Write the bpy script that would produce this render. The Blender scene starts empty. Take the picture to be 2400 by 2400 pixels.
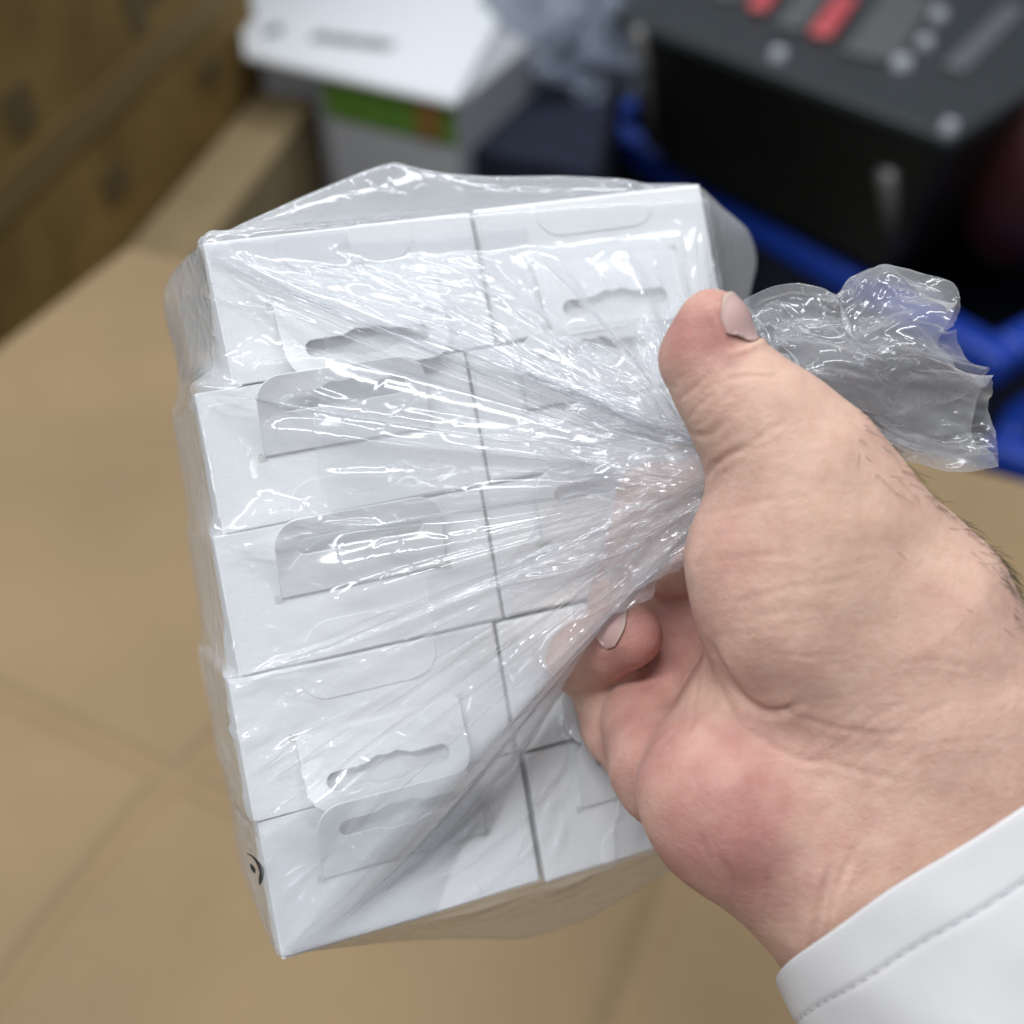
import bpy, bmesh, math, random
import numpy as np
from mathutils import Vector, Matrix

# ------------------------------------------------------------------ camera
F = 2600.0                       # focal length in pixels of a 2400 px wide picture
PITCH = math.radians(45)
CAM = np.array([0.0, 0.0, 1.30])
AX = np.array([[1, 0, 0],
               [0, -math.sin(PITCH), -math.cos(PITCH)],
               [0, math.cos(PITCH), -math.sin(PITCH)]])     # rows: right, down, forward

scene = bpy.context.scene
col = scene.collection
cd = bpy.data.cameras.new('camera')
cd.sensor_width = 36.0
cd.lens = F * 36.0 / 2400.0
cd.clip_start = 0.01
cd.clip_end = 60
cd.dof.use_dof = True
cd.dof.focus_distance = 0.203
cd.dof.aperture_fstop = cd.lens / 4.6
cam = bpy.data.objects.new('camera', cd)
col.objects.link(cam)
cam.location = CAM
cam.rotation_euler = (math.radians(90) - PITCH, 0, 0)
scene.camera = cam

# ------------------------------------------------------------------ light of the workshop
world = bpy.data.worlds.new('World')
scene.world = world
world.use_nodes = True
world.node_tree.nodes['Background'].inputs[0].default_value = (0.80, 0.88, 1.0, 1)
world.node_tree.nodes['Background'].inputs[1].default_value = 0.14

def tube(x, y, z, rz, power, lx=1.25, ly=0.16):
    ld = bpy.data.lights.new('ceiling_tube', 'AREA')
    ld.shape = 'RECTANGLE'; ld.size = lx; ld.size_y = ly
    ld.energy = power
    ld.color = (0.93, 0.965, 1.0)
    o = bpy.data.objects.new('ceiling_tube', ld)
    col.objects.link(o)
    o.location = (x, y, z); o.rotation_euler = (0, 0, rz)
for tx, ty, tr, tp in ((-0.6, -0.25, 0.12, 20), (0.6, 0.55, 0.12, 12), (-1.3, 1.2, 0.12, 15), (0.3, 2.2, 0.12, 15),
                       (-0.4, -1.6, 0.12, 5)):
    tube(tx, ty, 2.75, tr, tp)

vs = scene.view_settings
vs.view_transform = 'Standard'; vs.look = 'None'; vs.gamma = 1.0; vs.exposure = 0.42
vs.use_curve_mapping = False
cy = scene.cycles
cy.max_bounces = 8; cy.transparent_max_bounces = 24; cy.glossy_bounces = 2; cy.diffuse_bounces = 3
cy.transmission_bounces = 6; cy.caustics_reflective = False; cy.caustics_refractive = False
cy.sample_clamp_indirect = 4.0
cy.use_denoising = True
cy.use_adaptive_sampling = True; cy.adaptive_threshold = 0.045

# ------------------------------------------------------------------ helpers
def c2w(p):
    """camera frame (mm: right, down, forward) -> world metres"""
    p = np.asarray(p, float)
    return p @ AX * 0.001 + CAM
def px(x, y, z):
    """picture point at forward distance z (mm) -> camera frame mm"""
    return np.array([(x - 1200) / F * z, (y - 1200) / F * z, z])
def pw(x, y, z):
    return c2w(px(x, y, z))
def on_z(x, y, z):
    """picture point cast onto the horizontal plane z (world metres)"""
    d = np.array([(x - 1200) / F, (y - 1200) / F, 1.0]) @ AX
    return CAM + d * ((z - CAM[2]) / d[2])

def link(name, me, mat=None, parent=None, smooth=False):
    o = bpy.data.objects.new(name, me)
    col.objects.link(o)
    if mat is not None and not me.materials:
        me.materials.append(mat)
    if parent is not None:
        o.parent = parent
    if smooth:
        me.polygons.foreach_set('use_smooth', [True] * len(me.polygons))
    return o
def tag(o, label=None, cat=None, group=None, kind=None):
    if label: o['label'] = label
    if cat: o['category'] = cat
    if group: o['group'] = group
    if kind: o['kind'] = kind
    return o
def empty(name, mw, label, cat, group=None):
    o = bpy.data.objects.new(name, None)
    col.objects.link(o)
    o.empty_display_size = 0.02
    o.matrix_world = mw
    return tag(o, label, cat, group)
def mesh_np(name, v, f):
    me = bpy.data.meshes.new(name)
    v = np.asarray(v, np.float32); f = np.asarray(f, np.int32)
    n = f.shape[1]
    me.vertices.add(len(v)); me.vertices.foreach_set('co', v.ravel())
    me.loops.add(f.size); me.loops.foreach_set('vertex_index', f.ravel())
    me.polygons.add(len(f)); me.polygons.foreach_set('loop_start', np.arange(0, f.size, n, dtype=np.int32))
    me.update(calc_edges=True); me.validate()
    return me
def bm_mesh(name, bm):
    me = bpy.data.meshes.new(name)
    bm.normal_update(); bm.to_mesh(me); bm.free()
    return me
def box_bm(lo, hi, bev=0.0, seg=2, bm=None):
    own = bm is None
    if own: bm = bmesh.new()
    r = bmesh.ops.create_cube(bm, size=1.0)
    lo = Vector(lo); hi = Vector(hi)
    for v in r['verts']:
        v.co = Vector(((v.co.x + .5) * (hi.x - lo.x) + lo.x, (v.co.y + .5) * (hi.y - lo.y) + lo.y, (v.co.z + .5) * (hi.z - lo.z) + lo.z))
    if bev > 0:
        es = list({e for v in r['verts'] for e in v.link_edges})
        bmesh.ops.bevel(bm, geom=es, offset=bev, segments=seg, affect='EDGES', profile=0.6)
    return bm
def outline_mesh(name, loops, depth, bevel=0.0, res=2):
    """flat plate with holes from 2-D loops, extruded: front at w = -depth, back at w = 0"""
    cu = bpy.data.curves.new(name, 'CURVE')
    cu.dimensions = '2D'; cu.fill_mode = 'BOTH'
    cu.extrude = max(depth / 2 - bevel, 1e-6); cu.bevel_depth = bevel; cu.bevel_resolution = res
    cu.offset = -bevel
    for lp in loops:
        s = cu.splines.new('POLY'); s.points.add(len(lp) - 1)
        for p, (x, y) in zip(s.points, lp): p.co = (x, y, 0, 1)
        s.use_cyclic_u = True
    o = bpy.data.objects.new(name, cu); col.objects.link(o)
    dg = bpy.context.evaluated_depsgraph_get(); dg.update()
    me = bpy.data.meshes.new_from_object(o.evaluated_get(dg))
    bpy.data.objects.remove(o); bpy.data.curves.remove(cu)
    me.transform(Matrix.Translation((0, 0, -depth / 2)))
    return me
def arc(cx, cy_, r, a0, a1, n=7):
    return [(cx + r * math.cos(math.radians(a0 + (a1 - a0) * i / n)), cy_ + r * math.sin(math.radians(a0 + (a1 - a0) * i / n))) for i in range(n + 1)]
def tube_mesh(name, pts, r, n=8, closed_ends=True):
    pts = [Vector(p) for p in pts]
    vs_, fs = [], []
    up = Vector((0.3, 0.5, 0.8)).normalized()
    for i, p in enumerate(pts):
        t = (pts[min(i + 1, len(pts) - 1)] - pts[max(i - 1, 0)]).normalized()
        a = t.cross(up).normalized(); b = t.cross(a)
        rr = r[i] if hasattr(r, '__len__') else r
        for k in range(n):
            q = 2 * math.pi * k / n
            vs_.append(p + a * math.cos(q) * rr + b * math.sin(q) * rr)
    for i in range(len(pts) - 1):
        for k in range(n):
            fs.append((i * n + k, i * n + (k + 1) % n, (i + 1) * n + (k + 1) % n, (i + 1) * n + k))
    if closed_ends:
        fs.append(tuple(range(n - 1, -1, -1))); fs.append(tuple(range((len(pts) - 1) * n, len(pts) * n)))
    me = bpy.data.meshes.new(name); me.from_pydata(vs_, [], fs); me.update()
    return me

# ------------------------------------------------------------------ materials
def new_mat(name):
    m = bpy.data.materials.new(name); m.use_nodes = True
    nt = m.node_tree
    return m, nt, nt.nodes['Principled BSDF']
def nn(nt, kind, **kw):
    n = nt.nodes.new(kind)
    for k, v in kw.items(): setattr(n, k, v)
    return n
def simple(name, color, rough=0.5, noise=0.0, nscale=40, spec=0.5, bump=0.0, bscale=300, metallic=0.0, mottling=None):
    m, nt, b = new_mat(name)
    b.inputs['Roughness'].default_value = rough
    b.inputs['Specular IOR Level'].default_value = spec
    b.inputs['Metallic'].default_value = metallic
    b.inputs['Base Color'].default_value = (*color, 1)
    tc = nn(nt, 'ShaderNodeTexCoord')
    if noise > 0:
        t = nn(nt, 'ShaderNodeTexNoise'); t.inputs['Scale'].default_value = nscale; t.inputs['Detail'].default_value = 6
        nt.links.new(tc.outputs['Object'], t.inputs['Vector'])
        r = nn(nt, 'ShaderNodeValToRGB')
        c2 = mottling or tuple(c * (1 - noise) for c in color)
        r.color_ramp.elements[0].color = (*c2, 1); r.color_ramp.elements[1].color = (*[min(1, c * (1 + noise * .5)) for c in color], 1)
        r.color_ramp.elements[0].position = 0.3; r.color_ramp.elements[1].position = 0.7
        nt.links.new(t.outputs['Fac'], r.inputs['Fac']); nt.links.new(r.outputs['Color'], b.inputs['Base Color'])
    if bump > 0:
        t = nn(nt, 'ShaderNodeTexNoise'); t.inputs['Scale'].default_value = bscale; t.inputs['Detail'].default_value = 4
        nt.links.new(tc.outputs['Object'], t.inputs['Vector'])
        bp = nn(nt, 'ShaderNodeBump'); bp.inputs['Strength'].default_value = bump; bp.inputs['Distance'].default_value = 0.001
        nt.links.new(t.outputs['Fac'], bp.inputs['Height']); nt.links.new(bp.outputs['Normal'], b.inputs['Normal'])
    return m

M_board = simple('white_paperboard', (0.86, 0.862, 0.855), 0.42, 0.03, 60, 0.4, 0.12, 900)
M_core = simple('paperboard_cut_edge', (0.62, 0.62, 0.58), 0.7)
M_ink = simple('black_ink', (0.015, 0.015, 0.013), 0.5)
# ------------------------------------------------------------------ surroundings
M_card = simple('tan_cardboard', (0.292, 0.203, 0.108), 0.72, 0.16, 6, 0.25, 0.25, 60, mottling=(0.255, 0.175, 0.093))
M_brown = simple('brown_cardboard', (0.255, 0.165, 0.052), 0.75, 0.35, 7, 0.2)
M_floor = simple('grey_concrete', (0.10, 0.095, 0.09), 0.6, 0.4, 3)
M_wcard = simple('white_printed_board', (0.82, 0.84, 0.86), 0.4)
M_green = simple('green_print', (0.10, 0.22, 0.03), 0.5, 0.2, 30)
M_brownprint = simple('brown_print', (0.22, 0.12, 0.03), 0.5)
M_black = simple('black_plastic', (0.012, 0.012, 0.010), 0.35, 0.2, 12)
M_panel = simple('dark_grey_panel', (0.035, 0.04, 0.042), 0.4)
M_key = simple('grey_keys', (0.11, 0.115, 0.115), 0.5)
M_red = simple('red_key', (0.62, 0.10, 0.11), 0.35)
M_knob = simple('pale_knob', (0.55, 0.56, 0.60), 0.3)
M_blue = simple('blue_plastic', (0.018, 0.065, 0.45), 0.35)
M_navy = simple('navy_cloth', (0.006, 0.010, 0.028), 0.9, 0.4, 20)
M_maroon = simple('maroon_plastic', (0.045, 0.010, 0.012), 0.5)

def frame_on(z, a, b, c):
    """rectangle frame on a horizontal plane from three picture points: origin a, x towards b, y towards c's side"""
    A, B, C_ = (Vector(on_z(*p, z)) for p in (a, b, c))
    x = (B - A); lx = x.length; x.normalize()
    y = Vector((-x.y, x.x, 0))
    ly = (C_ - A).dot(y)
    return A, x, y, lx, ly
def mat_axes(o, x, y, z):
    return Matrix(((x.x, y.x, z.x, o.x), (x.y, y.y, z.y, o.y), (x.z, y.z, z.z, o.z), (0, 0, 0, 1)))
UP = Vector((0, 0, 1))

# floor
tag(link('floor', bm_mesh('floor', box_bm((-4, -1.5, -0.1), (4, 7, 0))), M_floor), kind='structure')

# the big tan carton whose top fills the lower picture
TOPZ = 0.75
A, X, Y, lx, ly = frame_on(TOPZ, (300, 580), (2400, 1130), (0, 830))
Y = -Y  # towards the camera
lx += 0.22; LY = 1.25
carton = empty('cardboard_carton', mat_axes(A, X, Y, X.cross(Y)), 'large tan cardboard carton with a creased flat top under the held bag', 'carton')
inv = carton.matrix_world.inverted()
def crease_pts(*pp): return [tuple((inv @ Vector(on_z(x, y, TOPZ)))[:2]) for x, y in pp]
CREASES = [crease_pts((660, 1560), (500, 1730), (330, 1890)), crease_pts((-40, 1600), (280, 1750), (560, 1890), (900, 2080)),
           crease_pts((1640, 1880), (1560, 2100), (1440, 2420)), crease_pts((330, 1890), (120, 2150), (-60, 2400))]
zs = 1 if X.cross(Y).z > 0 else -1
def top_sheet():
    nx, ny = 260, 300
    gx, gy = np.meshgrid(np.linspace(0, lx, nx), np.linspace(0, LY, ny))
    h = np.zeros_like(gx)
    for w_, cr in zip((.008, .006, .010, .006), CREASES):
        for (x0, y0), (x1, y1) in zip(cr[:-1], cr[1:]):
            dx, dy = x1 - x0, y1 - y0; L2 = dx * dx + dy * dy
            t = np.clip(((gx - x0) * dx + (gy - y0) * dy) / L2, 0, 1)
            d = np.hypot(gx - x0 - t * dx, gy - y0 - t * dy)
            h = np.minimum(h, -0.006 * np.exp(-(d / w_) ** 2))
    h += 0.0015 * np.sin(gx * 9 + 1) * np.sin(gy * 7)
    v = np.stack([gx, gy, zs * h], -1).reshape(-1, 3)
    i = np.arange(nx * ny).reshape(ny, nx)
    f = np.stack([i[:-1, :-1], i[:-1, 1:], i[1:, 1:], i[1:, :-1]], -1).reshape(-1, 4)
    if zs < 0: f = f[:, ::-1]
    return mesh_np('top', v, f)
link('top_flap', top_sheet(), M_card, carton, True)
b = 0.004
for nm, lo, hi in (('side_panel', (0, 0, -.7), (b, LY, -.004)), ('side_panel', (b, 0, -.7), (lx, b, -.004)), ('side_panel', (lx - b, b, -.7), (lx, LY, -.004))):
    lo2 = (lo[0], lo[1], min(zs * lo[2], zs * hi[2])); hi2 = (hi[0], hi[1], max(zs * lo[2], zs * hi[2]))
    link(nm, bm_mesh(nm, box_bm(lo2, hi2)), M_card, carton)

def simple_carton(name, z, a, b_, c, h, label, mat=M_brown, flap=None, cat='carton'):
    A, x, y, lx, ly = frame_on(z, a, b_, c)
    if ly < 0: A = A + y * ly; ly = -ly
    root = empty(name, mat_axes(A - UP * h, x, y, UP), label, cat)
    t = 0.004
    for nm, lo, hi in (('front_panel', (0, 0, 0), (lx, t, h)), ('back_panel', (0, ly - t, 0), (lx, ly, h)),
                       ('side_panel', (0, t, 0), (t, ly - t, h)), ('side_panel', (lx - t, t, 0), (lx, ly - t, h)),
                       ('bottom_panel', (t, t, 0), (lx - t, ly - t, t))):
        link(nm, bm_mesh(nm, box_bm(lo, hi, .001, 1)), mat, root)
    return root, lx, ly
# brown cartons behind the tan one, upper left
def quad_prism(pts, z0, z1, bev=0.004):
    """upright prism over a ground outline given by world xy"""
    bm = bmesh.new()
    lo = [bm.verts.new((p[0], p[1], z0)) for p in pts]; hi = [bm.verts.new((p[0], p[1], z1)) for p in pts]
    n = len(pts)
    bm.faces.new(hi); bm.faces.new(lo[::-1])
    for k in range(n): bm.faces.new((lo[k], lo[(k + 1) % n], hi[(k + 1) % n], hi[k]))
    bmesh.ops.recalc_face_normals(bm, faces=bm.faces)
    if bev: bmesh.ops.bevel(bm, geom=list(bm.edges), offset=bev, segments=2, affect='EDGES')
    return bm
def at_xy(root, bm):
    bmesh.ops.transform(bm, matrix=root.matrix_world.inverted(), verts=bm.verts)
    return bm
def prism_thing(name, pts, z0, z1, mat, label, cat, part='carton_body'):
    root = empty(name, Matrix.Translation((pts[0][0], pts[0][1], z0)), label, cat)
    link(part, bm_mesh(part, at_xy(root, quad_prism(pts, z0, z1))), mat, root)
    return root
P1 = on_z(255, 620, .5); P2 = on_z(600, 215, .5)
dB = (P2 - P1)[:2]; LB = np.hypot(*dB); dB /= LB; nB = np.array([dB[1], -dB[0]])
def along(a, s, t): return a[:2] + dB * s + nB * t
rB = prism_thing('cardboard_carton', [along(P1, -.25, -.004), along(P1, LB + .05, -.004), along(P1, LB + .05, -.6), along(P1, -.25, -.6)], 0, 1.0, M_brown,
            'tall dark brown cardboard carton in shade, upper left', 'carton')
def on_side(s0, s1, z0, z1, nm, mat):
    q = [along(P1, s0, .0), along(P1, s1, .0), along(P1, s1, -.003), along(P1, s0, -.003)]
    link(nm, bm_mesh(nm, at_xy(rB, quad_prism(q, z0, z1, 0))), mat, rB)
M_print = simple('dark_print', (0.12, 0.078, 0.028), .7)
on_side(-.245, LB + .045, .655, .70, 'packing_tape', simple('brown_tape', (0.20, 0.13, 0.042), .75))
for s0, s1, z0, z1 in ((.04, .10, .56, .60), (.20, .235, .72, .80), (.25, .30, .74, .78), (.36, .42, .58, .61), (-.10, -.05, .72, .77)):
    on_side(s0, s1, z0, z1, 'printed_symbol', M_print)
rD = prism_thing('cardboard_carton', [along(P1, -.1, .002), along(P1, LB, .002), along(P1, LB, .105), along(P1, -.1, .105)], 0, .5, simple('pale_brown_cardboard', (0.31, 0.23, 0.12), .75, .1, 8),
            'narrow light brown carton standing against the tall shaded carton', 'carton')
rC = prism_thing('cardboard_carton', [along(P1, -.62, .03), along(P1, -.28, .03), along(P1, -.28, -.5), along(P1, -.62, -.5)], 0, .74, M_brown,
            'brown cardboard carton cut by the left picture edge', 'carton')
k = on_z(40, 40, .80)
bmk = bmesh.new(); bmesh.ops.create_uvsphere(bmk, u_segments=24, v_segments=14, radius=.07)
rng = random.Random(3)
for v in bmk.verts: v.co *= 1 + .25 * math.sin(v.co.x * 60) * math.sin(v.co.y * 50 + 1); v.co.z *= .7
o = tag(link('cloth_bundle', bm_mesh('cloth_bundle', bmk), M_black, None, True), 'black bundle on the carton at the top left corner', 'bundle'); o.location = Vector(k) + Vector((-.05, .03, -.03))

# white printed carton with a green band
A, X, Y, lx, ly = frame_on(.6, (572, 125), (1068, 237), (1190, 0))
if ly < 0: Y = -Y; ly = -ly
ly = .52
wc = empty('printed_carton', mat_axes(A, X, Y, UP), 'white printed carton with a green band on its front, behind the bag', 'carton')
lid = link('lid', bm_mesh('lid', at_xy(wc, quad_prism([on_z(572, 125, .6)[:2], on_z(1068, 237, .6)[:2], on_z(1230, -70, .6)[:2], on_z(552, -70, .6)[:2]], .588, .6, .003))), M_wcard, wc)
xo = lx * .36
cb = link('carton_body', bm_mesh('carton_body', box_bm((xo, .012, -.58), (lx - .006, ly - .012, -.0125), .003)), simple('grey_white_board', (0.42, 0.43, 0.45), .5), wc)
link('green_band', bm_mesh('green_band', box_bm((xo + .001, .0095, -.075), (lx - .007, .0115, -.013))), M_green, cb)
link('printed_patch', bm_mesh('printed_patch', box_bm((lx * .80, .0065, -.07), (lx * .92, .009, -.016), .0008)), M_brownprint, cb)
def lid_xy(x, y):
    v = wc.matrix_world.inverted() @ Vector(on_z(x, y, .6)); return v.x, v.y
M_greyink = simple('dark_grey_ink', (0.10, 0.11, 0.12), .5)
def bar(nm, p0, p1, h):
    (x0, y0), (x1, y1) = lid_xy(*p0), lid_xy(*p1)
    bm = box_bm((0, -h / 2, .0003), (math.hypot(x1 - x0, y1 - y0), h / 2, .0013))
    o = link(nm, bm_mesh(nm, bm), M_greyink, lid); o.location = (x0, y0, 0); o.rotation_euler = (0, 0, math.atan2(y1 - y0, x1 - x0))
t0, t1 = np.array((735, 86)), np.array((925, 110))
for k in range(9):
    a = t0 + (t1 - t0) * (k / 9.0); b_ = t0 + (t1 - t0) * ((k + .74) / 9.0)
    bar('printed_letter', tuple(a), tuple(b_), .030 + .008 * (k % 3 == 0))
bar('printed_letter', (628, 72), (640, 74), .045); bar('printed_letter', (641, 66), (662, 68), .014); bar('printed_letter', (641, 78), (656, 80), .012)

# black machine with a control panel
PZ = .6
tp = [Vector(on_z(x, y, PZ)) for x, y in ((1392, 10), (2232, 322))]
X = (tp[1] - tp[0]); lx = X.length; X.normalize(); Y = Vector((-X.y, X.x, 0))
mac = empty('control_machine', mat_axes(tp[0], X, Y, UP), 'black machine with red and grey keys on its sloping panel, upper right', 'machine')
mi = mac.matrix_world.inverted()
b0 = mi @ Vector(on_z(1545, 385, .33)); b1 = mi @ Vector(on_z(2075, 655, .33))
bm = bmesh.new()
top = [(0, 0, -.02), (lx, 0, -.02), (lx + .02, .55, -.02), (-.02, .55, -.02)]
bot = [(b0.x, b0.y, -.27), (b1.x, b1.y, -.27), (b1.x, .5, -.27), (b0.x, .5, -.27)]
vt = [bm.verts.new(p) for p in top]; vb = [bm.verts.new(p) for p in bot]
bm.faces.new(vt); bm.faces.new(vb[::-1])
for k in range(4): bm.faces.new((vb[k], vb[(k + 1) % 4], vt[(k + 1) % 4], vt[k]))
bmesh.ops.recalc_face_normals(bm, faces=bm.faces)
bmesh.ops.bevel(bm, geom=list(bm.edges), offset=.012, segments=3, affect='EDGES')
link('machine_body', bm_mesh('machine_body', bm), M_black, mac)
pp_ = link('panel_plate', bm_mesh('panel_plate', box_bm((-.004, -.004, -.0195), (lx + .004, .56, 0), .006, 3)), M_panel, mac)
def pan(x, y):
    v = mi @ Vector(on_z(x, y, PZ)); return v.x, v.y
def slab(nm, p0, p1, w, h, mat, r=.3):
    (x0, y0), (x1, y1) = pan(*p0), pan(*p1); L = math.hypot(x1 - x0, y1 - y0)
    bm = box_bm((0, -w / 2, .0005), (L, w / 2, h), min(w, L) * r, 4)
    for v in bm.verts: v.co.z = max(v.co.z, .0005) if v.co.z < h * .5 else v.co.z
    o = link(nm, bm_mesh(nm, bm), mat, pp_, True); o.location = (x0, y0, 0); o.rotation_euler = (0, 0, math.atan2(y1 - y0, x1 - x0))
slab('red_key', (1772, 34), (1812, -30), .034, .016, M_red); slab('red_key', (1918, 96), (1984, 5), .036, .016, M_red)
slab('key_block', (1850, 70), (1915, -20), .05, .008, M_key, .12); slab('key_block', (2035, 140), (2130, 0), .085, .008, M_key, .1)
slab('key_block', (1700, 0), (1730, -60), .05, .008, M_key, .12)
slab('display_bar', (2235, 165), (2380, 20), .035, .006, simple('grey_window', (.14, .145, .15), .25), .1)
def knob(x, y, r):
    bm = bmesh.new(); bmesh.ops.create_cone(bm, cap_ends=True, segments=20, radius1=r, radius2=r * .8, depth=.012)
    for v in bm.verts: v.co.z += .0065
    o = link('knob', bm_mesh('knob', bm), M_knob, pp_); o.location = (*pan(x, y), 0)
for x, y, r in ((1823, 136, .013), (2112, 156, .015), (2166, 106, .013), (2198, 42, .014), (2222, 306, .011)): knob(x, y, r)
M_strip = simple('dull_metal', (.22, .21, .20), .4, .2, 30, metallic=.6)
def strip(p0, p1, wid):
    # metal strip added for a pale reflection streak on the sloping front
    f0 = Vector((0, 0, -.02)); 
    def hit(x, y):
        d = np.array([(x - 1200) / F, (y - 1200) / F, 1.0]) @ AX
        o_ = mi @ Vector(CAM); dd = (mi.to_3x3() @ Vector(d))
        n = Vector((lx, 0, 0)).cross(Vector((b0.x, b0.y, -.25))); n.normalize()
        s = (f0 - o_).dot(n) / dd.dot(n); return o_ + dd * s, n
    (a, n), (c, _) = hit(*p0), hit(*p1)
    if n.dot((mi @ Vector(CAM)) - a) < 0: n = -n
    me = tube_mesh('streak_strip', [a + n * .006, a * .5 + c * .5 + n * .006, c + n * .006], [wid, wid, wid], 10)
    link('streak_strip', me, M_strip, mac, True)
strip((1500, 60), (1535, 330), .014); strip((2085, 390), (2105, 560), .016)

# blue crate under the machine
def bars_thing(name, z, a, b_, depth, h, label, rim=.035):
    A_ = Vector(on_z(*a, z)); B_ = Vector(on_z(*b_, z)); x = (B_ - A_); L = x.length; x.normalize(); y = Vector((-x.y, x.x, 0))
    root = empty(name, mat_axes(A_ - UP * h, x, y, UP), label, 'crate')
    link('rim', bm_mesh('rim', box_bm((0, 0, h - .05), (L, rim, h), .012, 3)), M_blue, root, True)
    link('rim', bm_mesh('rim', box_bm((0, depth - rim, h - .05), (L, depth, h), .012, 3)), M_blue, root, True)
    link('rim', bm_mesh('rim', box_bm((.001, rim + .001, h - .05), (rim, depth - rim - .001, h), .012, 3)), M_blue, root, True)
    link('rim', bm_mesh('rim', box_bm((L - rim, rim + .001, h - .05), (L - .001, depth - rim - .001, h), .012, 3)), M_blue, root, True)
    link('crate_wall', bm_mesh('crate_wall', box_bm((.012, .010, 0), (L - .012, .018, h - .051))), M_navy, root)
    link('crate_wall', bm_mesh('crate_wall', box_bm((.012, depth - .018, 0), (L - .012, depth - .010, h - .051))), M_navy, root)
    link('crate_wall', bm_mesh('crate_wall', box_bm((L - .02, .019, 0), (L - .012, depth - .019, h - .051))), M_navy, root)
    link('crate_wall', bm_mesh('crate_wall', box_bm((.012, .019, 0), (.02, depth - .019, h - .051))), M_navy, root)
    for k in range(1, 6):
        link('rib', bm_mesh('rib', box_bm((L * k / 6 - .006, -.002, .01), (L * k / 6 + .006, .0095, h - .052), .002, 1)), M_navy, root)
    return root
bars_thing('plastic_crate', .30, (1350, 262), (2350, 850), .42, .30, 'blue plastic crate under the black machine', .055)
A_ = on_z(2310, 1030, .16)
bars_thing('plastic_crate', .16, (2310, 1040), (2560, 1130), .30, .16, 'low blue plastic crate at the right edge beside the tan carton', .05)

# navy bin between carton and machine
q = [on_z(1074, 345, .5)[:2], on_z(1400, 410, .5)[:2], on_z(1470, 60, .5)[:2], on_z(1190, 20, .5)[:2]]
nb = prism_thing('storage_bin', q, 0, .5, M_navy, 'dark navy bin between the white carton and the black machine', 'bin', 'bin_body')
# navy cloth heap and a clear film bundle on it
def lumpy(name, c, rad, mat, seed, amp, freq, label, cat, sub=5):
    bm = bmesh.new(); bmesh.ops.create_icosphere(bm, subdivisions=sub, radius=1)
    from mathutils import noise as mn
    for v in bm.verts:
        d = mn.noise(v.co * freq + Vector((seed, 0, 0))) * amp + mn.ridged_multi_fractal(v.co * freq * 1.4 + Vector((0, seed, 0)), 1.0, 2.0, 4, 1.0, 2.0) * amp * .35
        v.co = Vector((v.co.x * rad[0], v.co.y * rad[1], v.co.z * rad[2])) * (1 + d)
    o = link(name, bm_mesh(name, bm), mat, None, True); o.location = c
    return tag(o, label, cat)
m, nt, b = new_mat('clear_wrap')
b.inputs['Base Color'].default_value = (.22, .26, .33, 1); b.inputs['Roughness'].default_value = .12; b.inputs['Alpha'].default_value = .6
M_wrap = m
c_ = Vector(on_z(1305, 120, .52)); lumpy('film_bundle', c_ + Vector((.0, .02, .0)), (.15, .15, .10), M_wrap, 7, .26, 3.0, 'crumpled bundle of clear plastic film left of the black machine', 'plastic film', 6)
q = [on_z(2290, 240, .5)[:2], on_z(2330, 560, .3)[:2]]
bm = bmesh.new(); bmesh.ops.create_uvsphere(bm, u_segments=28, v_segments=16, radius=1)
for v in bm.verts: v.co = Vector((v.co.x * .09, v.co.y * .12, v.co.z * .16))
o = tag(link('maroon_case', bm_mesh('maroon_case', bm), M_maroon, None, True), 'dark maroon rounded case right of the black machine', 'case'); o.location = Vector(on_z(2395, 400, .45))
# ------------------------------------------------------------------ the stack of white boxes (camera frame, mm)
SC = 28.0 / 26.0
RS = np.array([[0.9254, 0.1485, -0.3488], [-0.1551, 0.9879, 0.0091], [0.3459, 0.0457, 0.9372]])
u_, s_, vt_ = np.linalg.svd(RS); RS = u_ @ vt_
TS = np.array([-2.585, 7.6616, 212.689]) * SC
PITCHV, BH, BW, BD = 28.0, 27.55, 54.2, 62.0
def st(u, v, w):
    """stack frame: u right from the middle, v down from the middle, w into the stack (mm) -> camera frame mm"""
    return (np.stack(np.broadcast_arrays(u, v, w), -1) @ RS.T) + TS
def tab_loops():
    hw, L, r = 16.7, 15.2, 5.0
    # v measured from the hinge towards the tip (negative = up)
    outer = [(-hw, 0), (hw, 0)] + arc(hw - r, -L + r, r, 0, -90) + arc(-hw + r, -L + r, r, -90, -180)
    cyy, h, l, b = -L + 5.6, 1.75, 12.6, 3.6
    right = arc(l - h, cyy, h, -90, 90, 10)
    left = arc(-l + h, cyy, h, 90, 270, 10)
    lo = [(b + 1.2, cyy + h), (b - .4, cyy + h + .7), (b - 1.6, cyy + h + 1.1), (0, cyy + h + .75), (-b + 1.6, cyy + h + 1.1), (-b + .4, cyy + h + .7), (-b - 1.2, cyy + h)]
    hi = [(-b - 1.2, cyy - h), (-b + .4, cyy - h - .7), (-b + 1.6, cyy - h - 1.1), (0, cyy - h - .75), (b - 1.6, cyy - h - 1.1), (b - .4, cyy - h - .7), (b + 1.2, cyy - h)]
    return [outer, right + lo + left + hi]
ME_body = bm_mesh('box_body', box_bm((-BW / 2, -BH / 2, 0.35), (BW / 2, BH / 2, BD), .45, 2))
ME_front = bm_mesh('front_flap', box_bm((-BW / 2 + .55, -BH / 2 + .12, -.05), (BW / 2 - .55, BH / 2 - .55, .34), .16, 2))
ME_tab = outline_mesh('hang_tab', tab_loops(), .55, .10)
ME_slit = bm_mesh('hinge_fold', box_bm((-16.9, -.28, -.16), (16.9, .28, -.052), .05, 1))
E_ = []
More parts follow.
